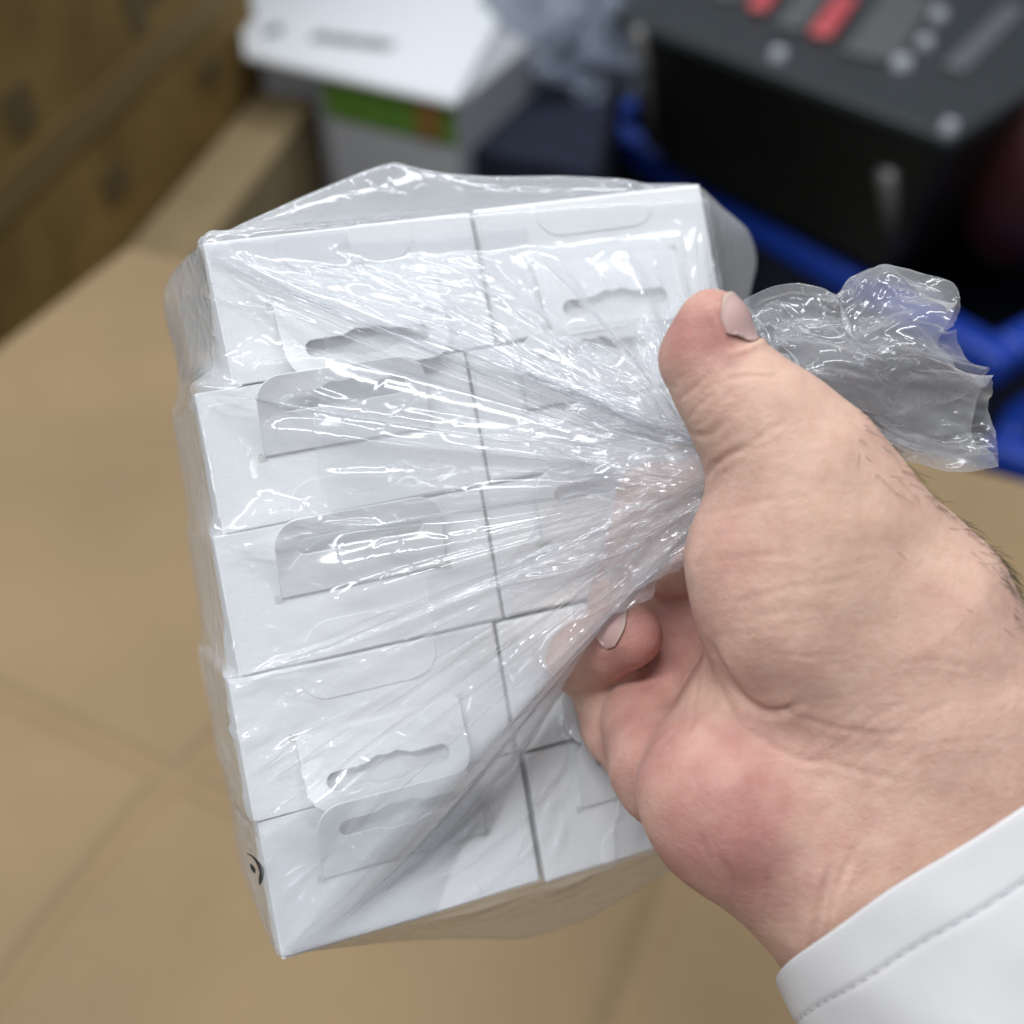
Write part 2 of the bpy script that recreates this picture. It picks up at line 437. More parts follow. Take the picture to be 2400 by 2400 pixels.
ME_tuck = outline_mesh('tuck_panel', [[(-14, 13.2), (-14, 8.6)] [0:1] + arc(-8.6, 11.6, 5.4, 180, 270) + arc(8.6, 11.6, 5.4, 270, 360) + [(14, 13.2)]], .22, .08)
ME_notch = bm_mesh('notch', box_bm((-.8, -.8, -.12), (.8, .8, -.052), .06, 1))
for me_ in (ME_body, ME_front, ME_tab, ME_tuck): me_.materials.append(M_board)
ME_slit.materials.append(M_board); ME_notch.materials.append(M_core)
MM = Matrix.Diagonal((.001, .001, .001, 1))
for me_ in (ME_body, ME_front, ME_tab, ME_slit, ME_tuck, ME_notch): me_.transform(MM)
# rows top to bottom, left and right column: shift (mm), lean about the view axis (deg), yaw, flipped upside down, tab lift (deg)
ROWS = [
    (0, 0, 6.0, 0.3, -.4, 1, 12, 'white box at the top left of the bag, its slotted tab folded down'),
    (0, 1, 0.0, 0.0, 0.6, 0, 19, 'white box second from the top at the left, tab standing up under the top box'),
    (0, 2, -1.1, 0.1, 0.2, 0, 18, 'white box at the middle left of the bag with a grey-looking raised tab'),
    (0, 3, -2.7, -.4, -.5, 1, 9,  'white box second from the bottom at the left, tab overlapping the box below'),
    (0, 4, -1.6, -.8, .5, 0, 16,  'white box at the bottom left corner of the bag, lowest of its column'),
    (1, 0, 6.2, 0.3, -.3, 1, 8,  'white box at the top right of the bag above the thumb'),
    (1, 1, 0.1, 0.0, .3, 0, 8,   'white box behind the gathered film at the right, second from the top'),
    (1, 2, -1.1, 0.0, -.2, 0, 8,   'white box in the middle of the right column behind the fingers'),
    (1, 3, -2.6, -.5, .3, 1, 7,   'white box at the right behind the curled fingers, second from the bottom'),
    (1, 4, -0.9, -.9, -.2, 0, 9,   'white box at the bottom right below the fingers, partly hidden by the hand'),
]
ROWTURN = (-3.0, -2.3, -1.5, -.7, 0.0); ROWDV = (-.1, 0, 0, 0, .1)     # each layer sits a little turned on the next
BOXES = []
for c, r, du, lean, yaw, flip, lift, label in ROWS:
    uc = (c - .5) * 54.8 + du; rr_ = math.radians(ROWTURN[r]); vc = (r - 2) * PITCHV + uc * math.sin(rr_) + ROWDV[r]
    lean = lean + ROWTURN[r]
    Rl = Matrix.Rotation(math.radians(lean), 3, 'Z') @ Matrix.Rotation(math.radians(yaw), 3, 'Y')
    if flip: Rl = Rl @ Matrix.Rotation(math.pi, 3, 'Z')
    Rw = Matrix(AX.T.tolist()) @ Matrix(RS.tolist()) @ Rl
    mw = Matrix.Translation(Vector(c2w(st(uc, vc, 0.0)))) @ Rw.to_4x4()
    root = empty('white_box', mw, label, 'box', 'white boxes stacked in the bag')
    link('box_body', ME_body, None, root); ff = link('front_flap', ME_front, None, root)
    t = link('hang_tab', ME_tab, None, root); t.location = (0, 0, -.00026); t.rotation_euler = (math.radians(lift), 0, 0)
    link('hinge_fold', ME_slit, None, ff)
    q = link('tuck_panel', ME_tuck, None, ff); q.location = (0, 0, -.00006)
    for s in (-1, 1):
        n_ = link('notch', ME_notch, None, ff); n_.location = (s * .0171, .0004, 0)
    BOXES.append(root)
# ------------------------------------------------------------------ the hand (signed distance field in the camera frame, mm)
def smin(a, b, k):
    h = np.clip(0.5 + 0.5 * (b - a) / k, 0, 1)
    return b * (1 - h) + a * h - k * h * (1 - h)
def rcone(P, a, b, ra, rb):
    a = np.asarray(a, float); b = np.asarray(b, float)
    ab = b - a; t = np.clip(((P - a) @ ab) / (ab @ ab), 0, 1)
    return np.linalg.norm(P - a - t[..., None] * ab, axis=-1) - (ra + (rb - ra) * t)
def ellip(P, c, r, ax=None):
    q = P - np.asarray(c)
    if ax is not None: q = q @ np.asarray(ax).T
    q = q / np.asarray(r)
    k0 = np.linalg.norm(q, axis=-1); k1 = np.linalg.norm(q / np.asarray(r), axis=-1)
    return k0 * (k0 - 1) / np.maximum(k1, 1e-6)
def chain(P, pts, k=2.0):
    d = None
    for (x0, y0, z0, r0), (x1, y1, z1, r1) in zip(pts[:-1], pts[1:]):
        e = rcone(P, px(x0, y0, z0), px(x1, y1, z1), r0, r1)
        d = e if d is None else smin(d, e, k)
    return d
THUMB = [(1668, 772, 187, 6.7), (1652, 838, 188, 7.2), (1724, 925, 188, 9.1), (1790, 1010, 189, 11.3), (1862, 1100, 190, 13.4), (1960, 1250, 192, 15.5), (2090, 1420, 195, 19.0)]
INDEX = [(1960, 1330, 222, 12), (1680, 1180, 226, 10), (1545, 1190, 229, 9.0), (1515, 1270, 228, 8.2), (1590, 1330, 224, 7.6)]
MIDDLE = [(1900, 1480, 226, 12), (1640, 1330, 232, 9.6), (1500, 1350, 235, 8.6), (1470, 1420, 234, 8.0), (1540, 1440, 230, 7.2)]
RING_TIP = [(1420, 1510, 240, 7.6), (1372, 1540, 226, 7.4), (1480, 1488, 210, 6.1)]
RING = [(1700, 1560, 230, 11.5), (1520, 1545, 240, 9.0), (1420, 1510, 240, 7.6)]
PINKY = [(1665, 1800, 203, 12.5), (1575, 1795, 211, 11.4), (1540, 1700, 219, 10.4), (1600, 1530, 227, 9.6), (1680, 1400, 228, 10)]
PINKY2 = [(1580, 1850, 222, 9.0), (1456, 1700, 227, 8.2), (1425, 1610, 229, 7.8)]
def hand_sdf(P):
    palm = ellip(P, px(1835, 1330, 190), (16.5, 19, 15.5))
    palm = smin(palm, ellip(P, px(1885, 1490, 191), (15.5, 15.5, 14)), 8)
    palm = smin(palm, rcone(P, px(1960, 1560, 203), px(2130, 1640, 200), 20, 22), 9)
    palm = smin(palm, ellip(P, px(1690, 1865, 194), (14.5, 15.0, 14.0)), 7)
    palm = smin(palm, rcone(P, px(1785, 1945, 196), px(1975, 2110, 196), 14.2, 15.0), 8)
    palm = smin(palm, rcone(P, px(1790, 1720, 205), px(2050, 1800, 204), 17, 19), 8)
    # wrist and forearm, flattened
    arm = rcone(P, px(2130, 1560, 201), px(2480, 2120, 199), 21.0, 22.5)
    arm = smin(arm, rcone(P, px(1985, 2005, 199), px(2270, 2420, 199), 16.5, 20.0), 10)
    arm = smin(arm, rcone(P, px(2060, 1800, 201), px(2370, 2290, 199), 21, 23.0), 10)
    d = smin(palm, arm, 10)
    d = smin(d, chain(P, THUMB, 3.0), 6.0)
    d = smin(d, ellip(P, px(1905, 1180, 191), (13.5, 15, 13.5)), 5)
    f = smin(chain(P, INDEX), 1e9 + 0 * P[..., 0], 1.0)
    d = smin(d, f, 4.0)
    d = smin(d, chain(P, MIDDLE), 3.0)
    d = smin(d, chain(P, RING, 2.0), 2.0)
    d = smin(d, chain(P, PINKY, 3.0), 1.6)
    d = smin(d, chain(P, PINKY2, 2.0), 1.3)
    d = smin(d, chain(P, RING_TIP, 2.0), 1.6)
    return d
def surface_nets(sdf, lo, hi, h):
    n = np.ceil((np.asarray(hi) - lo) / h).astype(int) + 1
    ax = [lo[i] + h * np.arange(n[i]) for i in range(3)]
    D = np.empty(n, np.float32)
    for i in range(n[0]):
        g = np.stack(np.meshgrid(ax[0][i:i + 1], ax[1], ax[2], indexing='ij'), -1)
        D[i] = sdf(g)[0]
    S = D < 0
    c = [D[i:n[0] - 1 + i, j:n[1] - 1 + j, k:n[2] - 1 + k] for i in (0, 1) for j in (0, 1) for k in (0, 1)]
    s = sum((x < 0).astype(int) for x in c)
    cells = np.argwhere((s > 0) & (s < 8))
    idx = -np.ones(np.array(n) - 1, int); idx[tuple(cells.T)] = np.arange(len(cells))
    corner = [(i, j, k) for i in (0, 1) for j in (0, 1) for k in (0, 1)]
    val = np.stack([D[cells[:, 0] + i, cells[:, 1] + j, cells[:, 2] + k] for i, j, k in corner], -1)
    acc = np.zeros((len(cells), 3)); cnt = np.zeros(len(cells))
    for a in range(8):
        for b in range(a + 1, 8):
            if sum(abs(corner[a][q] - corner[b][q]) for q in range(3)) != 1: continue
            m = (val[:, a] < 0) != (val[:, b] < 0)
            t = val[m, a] / (val[m, a] - val[m, b])
            pa = np.array(corner[a], float); pb = np.array(corner[b], float)
            acc[m] += pa + t[:, None] * (pb - pa); cnt[m] += 1
    V = (cells + acc / cnt[:, None]) * h + np.asarray(lo)
    Fq = []
    for axn in range(3):
        e = np.zeros(3, int); e[axn] = 1
        A0 = S[:n[0] - e[0], :n[1] - e[1], :n[2] - e[2]]; B0 = S[e[0]:, e[1]:, e[2]:]
        ed = np.argwhere(A0 != B0)
        o1 = np.zeros(3, int); o2 = np.zeros(3, int); o1[(axn + 1) % 3] = 1; o2[(axn + 2) % 3] = 1
        ok = (ed[:, (axn + 1) % 3] > 0) & (ed[:, (axn + 2) % 3] > 0)
        for q in ((axn + 1) % 3, (axn + 2) % 3): ok &= ed[:, q] < n[q] - 1
        ed = ed[ok]
        q = np.stack([idx[tuple((ed - o1 - o2).T)], idx[tuple((ed - o2).T)], idx[tuple(ed.T)], idx[tuple((ed - o1).T)]], -1)
        flip = ~A0[tuple(ed.T)]
        q[flip] = q[flip][:, ::-1]
        Fq.append(q)
    return V, np.concatenate(Fq)
def sdf_grad(P, e=0.05):
    g = np.stack([hand_sdf(P + np.eye(3)[i] * e) - hand_sdf(P - np.eye(3)[i] * e) for i in range(3)], -1)
    return g / np.maximum(np.linalg.norm(g, axis=-1, keepdims=True), 1e-9)
lo_h = np.array([0., -52, 170]); hi_h = np.array([112., 105, 246])
HV, HF = surface_nets(hand_sdf, lo_h, hi_h, 1.25)
for _ in range(2):
    HV = HV - sdf_grad(HV) * hand_sdf(HV)[:, None] * .9

# one subdivision for the creases
me = mesh_np('hand', HV, HF)
bm = bmesh.new(); bm.from_mesh(me); bmesh.ops.subdivide_edges(bm, edges=bm.edges, cuts=1, use_grid_fill=True); bm.to_mesh(me); bm.free()
HV = np.empty(len(me.vertices) * 3, np.float32); me.vertices.foreach_get('co', HV); HV = HV.reshape(-1, 3).astype(float)
HV = HV - sdf_grad(HV) * hand_sdf(HV)[:, None]
HN = sdf_grad(HV)
QX = 1200 + F * HV[:, 0] / HV[:, 2]; QY = 1200 + F * HV[:, 1] / HV[:, 2]
front = np.clip(-HN[:, 2] * 3 + .3, 0, 1) * (HV[:, 2] < 226)
def poly_dist(pts, n=6):
    P_ = np.array(pts, float)
    # smooth the polyline
    t = np.linspace(0, len(P_) - 1, (len(P_) - 1) * n + 1)
    i = np.clip(t.astype(int), 0, len(P_) - 2); f = (t - i)[:, None]
    p0 = P_[np.maximum(i - 1, 0)]; p1 = P_[i]; p2 = P_[i + 1]; p3 = P_[np.minimum(i + 2, len(P_) - 1)]
    C = .5 * ((2 * p1) + (-p0 + p2) * f + (2 * p0 - 5 * p1 + 4 * p2 - p3) * f ** 2 + (-p0 + 3 * p1 - 3 * p2 + p3) * f ** 3)
    d = np.full(len(QX), 1e9); tt = np.zeros(len(QX))
    for k in range(len(C) - 1):
        a, b_ = C[k], C[k + 1]; ab = b_ - a; L2 = ab @ ab + 1e-9
        s = np.clip(((QX - a[0]) * ab[0] + (QY - a[1]) * ab[1]) / L2, 0, 1)
        e = np.hypot(QX - a[0] - s * ab[0], QY - a[1] - s * ab[1])
        m = e < d; d[m] = e[m]; tt[m] = (k + s[m]) / (len(C) - 1)
    return d, tt
# picture-traced skin lines: depth mm, half width px
LINES = [
    (.55, 9, [(1592, 938), (1622, 912), (1655, 885), (1668, 872)]), (.35, 9, [(1640, 925), (1690, 893), (1760, 880), (1830, 888)]),
    (.30, 9, [(1660, 905), (1710, 862), (1790, 858)]), (.35, 8, [(1612, 985), (1645, 945), (1672, 922)]),
    (.25, 8, [(1618, 1000), (1655, 985), (1690, 940), (1750, 905)]),
    (1.1, 12, [(1640, 1128), (1668, 1095), (1705, 1068), (1750, 1048)]), (.4, 9, [(1750, 1048), (1800, 1012), (1850, 985)]),
    (.6, 12, [(1600, 1010), (1640, 1020), (1670, 1015), (1700, 985)]), (.3, 9, [(1665, 1118), (1720, 1095), (1790, 1040)]),
    (.22, 9, [(1690, 1120), (1760, 1090), (1850, 1065)]), (.2, 9, [(1670, 1150), (1740, 1112), (1830, 1098)]),
    (.30, 10, [(1625, 1212), (1720, 1190), (1800, 1172), (1880, 1165)]), (.18, 9, [(1615, 1260), (1700, 1252), (1800, 1240)]),
    (.32, 10, [(1612, 1330), (1690, 1312), (1790, 1302), (1880, 1300)]), (.30, 10, [(1640, 1420), (1720, 1410), (1810, 1388), (1900, 1372), (2060, 1352)]),
    (.22, 10, [(1760, 1450), (1850, 1432), (1960, 1428)]), (.2, 9, [(1660, 1490), (1750, 1485), (1850, 1475)]),
    (.25, 9, [(1820, 1530), (1900, 1540), (1990, 1532)]), (.18, 9, [(1900, 1350), (2010, 1320), (2100, 1312)]),
    (1.5, 16, [(1660, 1505), (1684, 1550), (1712, 1598), (1745, 1640), (1790, 1668), (1835, 1668), (1880, 1650)]),
    (.7, 13, [(1684, 1560), (1705, 1650), (1735, 1702), (1790, 1735), (1840, 1765), (1900, 1785), (1960, 1780)]),
    (.45, 11, [(1835, 1668), (1900, 1690), (1970, 1708), (2060, 1720), (2140, 1716)]),
    (.35, 10, [(1900, 1790), (1975, 1740), (2050, 1680), (2130, 1640)]), (.3, 10, [(1880, 1770), (1950, 1700), (2020, 1655)]),
    (.35, 10, [(1990, 1800), (2070, 1740), (2150, 1680), (2240, 1640)]), (.25, 10, [(2060, 1830), (2150, 1760), (2260, 1738), (2400, 1742)]),
    (.25, 9, [(2100, 1560), (2200, 1550), (2330, 1580)]), (.4, 12, [(1950, 1790), (2040, 1815), (2110, 1830)]),
    (.4, 10, [(1640, 1560), (1628, 1640), (1618, 1700), (1600, 1720)]), (.3, 9, [(1700, 1560), (1715, 1640), (1740, 1690)]),
    (.35, 10, [(1540, 1760), (1580, 1715), (1640, 1680)]), (.3, 9, [(1520, 1800), (1550, 1770), (1575, 1750)]),
    (.8, 16, [(1690, 2010), (1715, 2070), (1730, 2130)]), (.7, 14, [(1800, 2050), (1800, 2110), (1788, 2180)]),
    (1.1, 16, [(1950, 2030), (1930, 2100), (1912, 2180), (1902, 2260)]), (.8, 13, [(1985, 2020), (1955, 2090), (1940, 2180), (1925, 2260)]),
    (.5, 13, [(1870, 2060), (1860, 2130), (1850, 2210)]), (.35, 12, [(1640, 1960), (1660, 2010), (1690, 2060)]),
    (.45, 12, [(2020, 1960), (1985, 2030), (1965, 2090)]),
]
disp = np.zeros(len(HV))
for dep, w, pts in LINES:
    d, t = poly_dist(pts)
    fade = np.clip(np.minimum(t, 1 - t) * 5 + .25, 0, 1)
    w *= .62; dep *= .43
    disp += fade * dep * (-np.exp(-(d / w) ** 2) + .33 * np.exp(-((d - 2.0 * w) / (1.5 * w)) ** 2))
rs = np.random.RandomState(5)
def vnoise(P, freq, seed):
    r = np.random.RandomState(seed); out = 0
    for k in range(14):
        w = r.normal(size=3); w *= freq * (0.6 + .8 * r.rand()) / np.linalg.norm(w)
        out = out + np.sin(P @ w + r.rand() * 6.28)
    return out / 14 ** .5
disp = disp * front + .22 * vnoise(HV, .28, 1) + .10 * vnoise(HV, .7, 2)
NAILS = []
def nail_frame(a, b_, n, back, length, wdeg):
    t = px(*a) - px(*b_); t /= np.linalg.norm(t); n = np.asarray(n, float); n = n - t * (n @ t); n /= np.linalg.norm(n)
    NAILS.append((px(*a) - t * back, t, n, np.cross(t, n), length, np.radians(wdeg)))
nail_frame((1668, 772, 187), (1724, 925, 188), (.72, -.336, -.60), 4.3, 8.8, 49)
nail_frame((1480, 1488, 210), (1352, 1543, 223), (-.30, -.56, -.77), 4.0, 8.0, 48)
for c, t, n, s2, ln, wd in NAILS:
    q = HV - c; s1 = (q @ t) / ln; an = np.arctan2(q @ s2, q @ n) / wd
    near = np.linalg.norm(q - t * ln * .5, axis=1) < 13
    ex = np.maximum(np.abs(an), np.abs(s1 - .5) * 2)
    fold = .38 * np.exp(-((ex - 1.14) / .12) ** 2) * (s1 < .85) - .42 * (1 / (1 + np.exp((ex - .97) * 30)))
    disp = disp + near * fold * (1.0 if ln > 8.5 else .3)
HV2 = HV + HN * disp[:, None]

# skin tint: redder fingertips and heel, lower hand's red deepened for shade, paler stretched parts
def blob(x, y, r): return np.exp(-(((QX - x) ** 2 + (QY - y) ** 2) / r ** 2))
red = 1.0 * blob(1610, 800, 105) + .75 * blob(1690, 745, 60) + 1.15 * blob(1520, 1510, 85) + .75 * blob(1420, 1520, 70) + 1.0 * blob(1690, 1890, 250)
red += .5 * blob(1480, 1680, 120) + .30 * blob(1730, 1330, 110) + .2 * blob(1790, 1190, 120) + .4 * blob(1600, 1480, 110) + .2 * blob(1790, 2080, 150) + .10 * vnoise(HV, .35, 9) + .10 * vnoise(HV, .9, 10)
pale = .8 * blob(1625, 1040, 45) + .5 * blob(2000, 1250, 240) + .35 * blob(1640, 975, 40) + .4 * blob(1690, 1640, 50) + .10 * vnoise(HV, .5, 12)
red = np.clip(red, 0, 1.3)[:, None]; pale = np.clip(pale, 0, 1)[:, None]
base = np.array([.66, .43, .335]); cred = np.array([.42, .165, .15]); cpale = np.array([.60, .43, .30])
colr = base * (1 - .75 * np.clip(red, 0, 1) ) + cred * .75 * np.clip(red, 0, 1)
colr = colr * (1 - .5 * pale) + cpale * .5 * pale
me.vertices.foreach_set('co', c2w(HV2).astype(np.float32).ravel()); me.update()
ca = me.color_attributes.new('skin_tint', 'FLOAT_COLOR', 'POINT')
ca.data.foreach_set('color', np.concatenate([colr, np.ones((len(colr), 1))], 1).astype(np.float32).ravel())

m, nt, b = new_mat('skin'); M_skin = m
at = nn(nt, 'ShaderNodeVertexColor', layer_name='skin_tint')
tc = nn(nt, 'ShaderNodeTexCoord')
nz = nn(nt, 'ShaderNodeTexNoise'); nz.inputs['Scale'].default_value = 420; nz.inputs['Detail'].default_value = 5
nt.links.new(tc.outputs['Object'], nz.inputs['Vector'])
mx = nn(nt, 'ShaderNodeMix', data_type='RGBA', blend_type='MULTIPLY'); mx.inputs['Factor'].default_value = .22
rp = nn(nt, 'ShaderNodeValToRGB'); rp.color_ramp.elements[0].color = (.68, .52, .47, 1); rp.color_ramp.elements[1].color = (1.0, 1.0, 1.0, 1)
rp.color_ramp.elements[0].position = .34; rp.color_ramp.elements[1].position = .62
nt.links.new(nz.outputs['Fac'], rp.inputs['Fac']); nt.links.new(at.outputs['Color'], mx.inputs['A']); nt.links.new(rp.outputs['Color'], mx.inputs['B'])
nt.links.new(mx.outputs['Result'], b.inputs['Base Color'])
b.inputs['Roughness'].default_value = .52; b.inputs['Specular IOR Level'].default_value = .28
b.inputs['Subsurface Weight'].default_value = .30; b.inputs['Subsurface Radius'].default_value = (1.0, .40, .22); b.inputs['Subsurface Scale'].default_value = .0035
vo = nn(nt, 'ShaderNodeTexVoronoi', feature='DISTANCE_TO_EDGE'); vo.inputs['Scale'].default_value = 1500
n2 = nn(nt, 'ShaderNodeTexNoise'); n2.inputs['Scale'].default_value = 900; n2.inputs['Detail'].default_value = 4
nt.links.new(tc.outputs['Object'], vo.inputs['Vector']); nt.links.new(tc.outputs['Object'], n2.inputs['Vector'])
ad = nn(nt, 'ShaderNodeMath', operation='ADD'); mlt = nn(nt, 'ShaderNodeMath', operation='MULTIPLY'); mlt.inputs[1].default_value = .6
nt.links.new(vo.outputs['Distance'], mlt.inputs[0]); nt.links.new(mlt.outputs[0], ad.inputs[0]); nt.links.new(n2.outputs['Fac'], ad.inputs[1])
bp = nn(nt, 'ShaderNodeBump'); bp.inputs['Strength'].default_value = .6; bp.inputs['Distance'].default_value = .0003
nt.links.new(ad.outputs[0], bp.inputs['Height']); nt.links.new(bp.outputs['Normal'], b.inputs['Normal'])

person = empty('person', Matrix.Translation(Vector(pw(2300, 2300, 199))), "right hand gripping the bag's neck, thumb up, white sleeve at the wrist", 'person')
def to_local(me_): me_.transform(Matrix.Translation(-person.matrix_world.translation)); return me_
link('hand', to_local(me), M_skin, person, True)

# finger nails
def march(o, d, t0=0.0, t1=14.0):
    """from inside (o) outwards along d to the skin"""
    lo_, hi_ = np.full(len(o), t0), np.full(len(o), t1)
    for _ in range(26):
        mid = (lo_ + hi_) / 2; ins = hand_sdf(o + d * mid[:, None]) < 0
        lo_ = np.where(ins, mid, lo_); hi_ = np.where(ins, hi_, mid)
    return o + d * lo_[:, None]
def nail(c, t, n, length, width_deg, off=.26):
    t = t / np.linalg.norm(t); n = n - t * (n @ t); n /= np.linalg.norm(n); s_ = np.cross(t, n)
    NS, NA = 25, 31
    pts = []
    for i in range(NS):
        u = i / (NS - 1)                      # 0 cuticle .. 1 free edge
        a = np.radians(np.linspace(-width_deg, width_deg, NA))
        q = np.abs(np.linspace(-1, 1, NA))
        cut = 1 - .32 * np.clip((.35 - u) / .35, 0, 1) ** 2         # narrower at the cuticle
        a = a * cut
        base_s = u * length + (q ** 2.5) * length * .22 * (1 - u) - (q ** 3) * .42 * length * u
        o = c + t * base_s[:, None]
        d = np.cos(a)[:, None] * n + np.sin(a)[:, None] * s_
        p = march(o, d)
        lift = off * np.sqrt(np.clip(1 - q ** 2 * .85, 0, 1)) - .10
        lift = lift * np.clip(u * 5 + .2, 0, 1) + (u > .93) * .10
        pts.append(p + d * lift[:, None])
    P_ = np.array(pts)
    P_[-1] += t * .25
    i = np.arange(NS * NA).reshape(NS, NA)
    f = np.stack([i[:-1, :-1], i[:-1, 1:], i[1:, 1:], i[1:, :-1]], -1).reshape(-1, 4)
    me_ = mesh_np('fingernail', c2w(P_.reshape(-1, 3)), f)
    uu = np.repeat(np.linspace(0, 1, NS), NA)[:, None]
    tint = np.array([.54, .35, .32]) * (1 - np.clip((uu - .92) / .03, 0, 1)) + np.array([.50, .38, .32]) * np.clip((uu - .92) / .03, 0, 1)
    tint = tint + np.array([.05, .06, .06]) * np.clip((.2 - uu) / .15, 0, 1)
    ca_ = me_.color_attributes.new('nail_tint', 'FLOAT_COLOR', 'POINT'); ca_.data.foreach_set('color', np.concatenate([tint, np.ones((len(tint), 1))], 1).astype(np.float32).ravel())
    bm = bmesh.new(); bm.from_mesh(me_); bmesh.ops.recalc_face_normals(bm, faces=bm.faces)
    r = bmesh.ops.solidify(bm, geom=bm.faces[:], thickness=.0003); bm.to_mesh(me_); bm.free()
    return to_local(me_)
m, nt, b = new_mat('nail'); M_nail = m
b.inputs['Base Color'].default_value = (.56, .37, .34, 1); b.inputs['Roughness'].default_value = .42; b.inputs['Specular IOR Level'].default_value = .3
b.inputs['Subsurface Weight'].default_value = .15; b.inputs['Subsurface Radius'].default_value = (1, .4, .3); b.inputs['Subsurface Scale'].default_value = .0015
at = nn(nt, 'ShaderNodeVertexColor', layer_name='nail_tint'); nt.links.new(at.outputs['Color'], b.inputs['Base Color'])
nb_ = nn(nt, 'ShaderNodeTexNoise'); nb_.inputs['Scale'].default_value = 700; bpn = nn(nt, 'ShaderNodeBump'); bpn.inputs['Strength'].default_value = .15; bpn.inputs['Distance'].default_value = .0002
nt.links.new(nb_.outputs['Fac'], bpn.inputs['Height']); nt.links.new(bpn.outputs['Normal'], b.inputs['Normal'])
for c, t, n, s2, ln, wd in NAILS:
    link('fingernail', nail(c, t, n, ln, math.degrees(wd)), M_nail, person, True)

# sleeve
ADIR = px(2370, 2290, 199) - px(2060, 1800, 201); ADIR /= np.linalg.norm(ADIR)
e_ = np.array([0, 0, -1.0]); e_ -= ADIR * (e_ @ ADIR); e_ /= np.linalg.norm(e_); s_ax = np.cross(ADIR, e_); s_ax *= np.sign(s_ax @ np.array([1, -1, 0]))
C0 = px(2132, 2131, 200) + s_ax * 11.4 + e_ * 1.5 - ADIR * 2.2
def sleeve_pts(NA, NL, L, off):
    a = np.linspace(0, 2 * np.pi, NA, endpoint=False)
    out = []
    for i in range(NL):
        s = L * i / (NL - 1)
        w = 38.8 + .10 * s; h = 28.5 + .12 * s
        ce = np.sign(np.cos(a)) * np.abs(np.cos(a)) ** .9; se = np.sign(np.sin(a)) * np.abs(np.sin(a)) ** .9
        r = 1 + .016 * np.sin(3 * a + s * .06) + .012 * np.sin(5 * a - s * .11 + 1) + .006 * np.sin(11 * a + s * .21) * min(1, s / 9)
        groove = -.22 * np.exp(-((s - 7.6) / .45) ** 2) + (.16 if s < 7.2 else 0)
        lip = -.12 * np.exp(-(s / .5) ** 2)
        p = C0 + ADIR * s + (ce * (w * r + off + groove + lip))[:, None] * s_ax + (se * (h * r + off + groove + lip))[:, None] * e_
        p += ADIR * (-15.0 * se * np.clip(1 - s / 80, 0, 1) + .25 * np.sin(a * 4 + 1) + .15 * np.sin(a * 9))[:, None]
        out.append(p)
    return np.array(out)
NA, NL = 160, 110
po = sleeve_pts(NA, NL, 46, 0.0); pi = sleeve_pts(NA, NL, 46, -.55)
P_ = np.concatenate([po.reshape(-1, 3), pi.reshape(-1, 3)])
i = np.arange(NL * NA).reshape(NL, NA); j = np.roll(i, -1, axis=1)
fo = np.stack([i[:-1], j[:-1], j[1:], i[1:]], -1).reshape(-1, 4); fi = fo[:, ::-1] + NL * NA
fe = np.stack([i[0], i[0] + NL * NA, j[0] + NL * NA, j[0]], -1)
me = mesh_np('sleeve', c2w(P_), np.concatenate([fo, fi, fe]))
bm = bmesh.new(); bm.from_mesh(me); bmesh.ops.recalc_face_normals(bm, faces=bm.faces); bm.to_mesh(me); bm.free()
M_cloth = simple('white_cotton', (0.66, 0.638, 0.635), .85, .04, 120, .2, .16, 3200)
slv = link('sleeve', to_local(me), M_cloth, person, True)
# stitches of the hem
a = np.linspace(0, 2 * np.pi, 96, endpoint=False)
bm = bmesh.new()
ring = sleeve_pts(960, NL, 46, .05); k7 = int(round(7.6 / 46 * (NL - 1)))
for q in range(0, 960, 10):
    seg = [ring[k7, (q + z) % 960] for z in (0, 3, 6)]
    tm = tube_mesh('s', [c2w(p) for p in seg], [.00010, .00016, .00010], 5); bm.from_mesh(tm); bpy.data.meshes.remove(tm)
me = bm_mesh('hem_stitching', bm)
link('hem_stitching', to_local(me), simple('thread', (.50, .50, .52), .8), slv, True)

# dark hairs along the forearm
rs = np.random.RandomState(11)
cand = np.where((QX > 1990) & (QX < 2420) & (QY > 940) & (QY < 1620) & (HN[:, 2] < .45))[0]
# keep those near the upper outline
edge_y = np.interp(QX[cand], [1990, 2100, 2230, 2340, 2420], [945, 1010, 1120, 1300, 1440])
wgt = np.exp(-np.clip(QY[cand] - edge_y, 0, 999) / 70.0); wgt /= wgt.sum()
pick = rs.choice(cand, 260, replace=False, p=wgt)
bm = bmesh.new()
for v in pick:
    p = HV2[v]; n = HN[v]
    d = np.array([.75, .55, -.1]) + rs.normal(size=3) * .35; d -= n * (d @ n); d /= np.linalg.norm(d)
    L = rs.uniform(1.8, 5.2); bend = rs.normal(size=3) * .25
    pts = [p - n * .2]
    for s in (.33, .66, 1.0):
        pts.append(p + d * L * s + n * (.9 * s * (1 - .45 * s)) * L * .42 + bend * s * s * L * .5)
    tm = tube_mesh('h', [c2w(q) for q in pts], [.00004, .000036, .000028, .000008], 4, False); bm.from_mesh(tm); bpy.data.meshes.remove(tm)
me = bm_mesh('arm_hair', bm)
tag(link('arm_hair', to_local(me), simple('dark_hair', (.035, .024, .018), .5), person, True), kind='stuff')
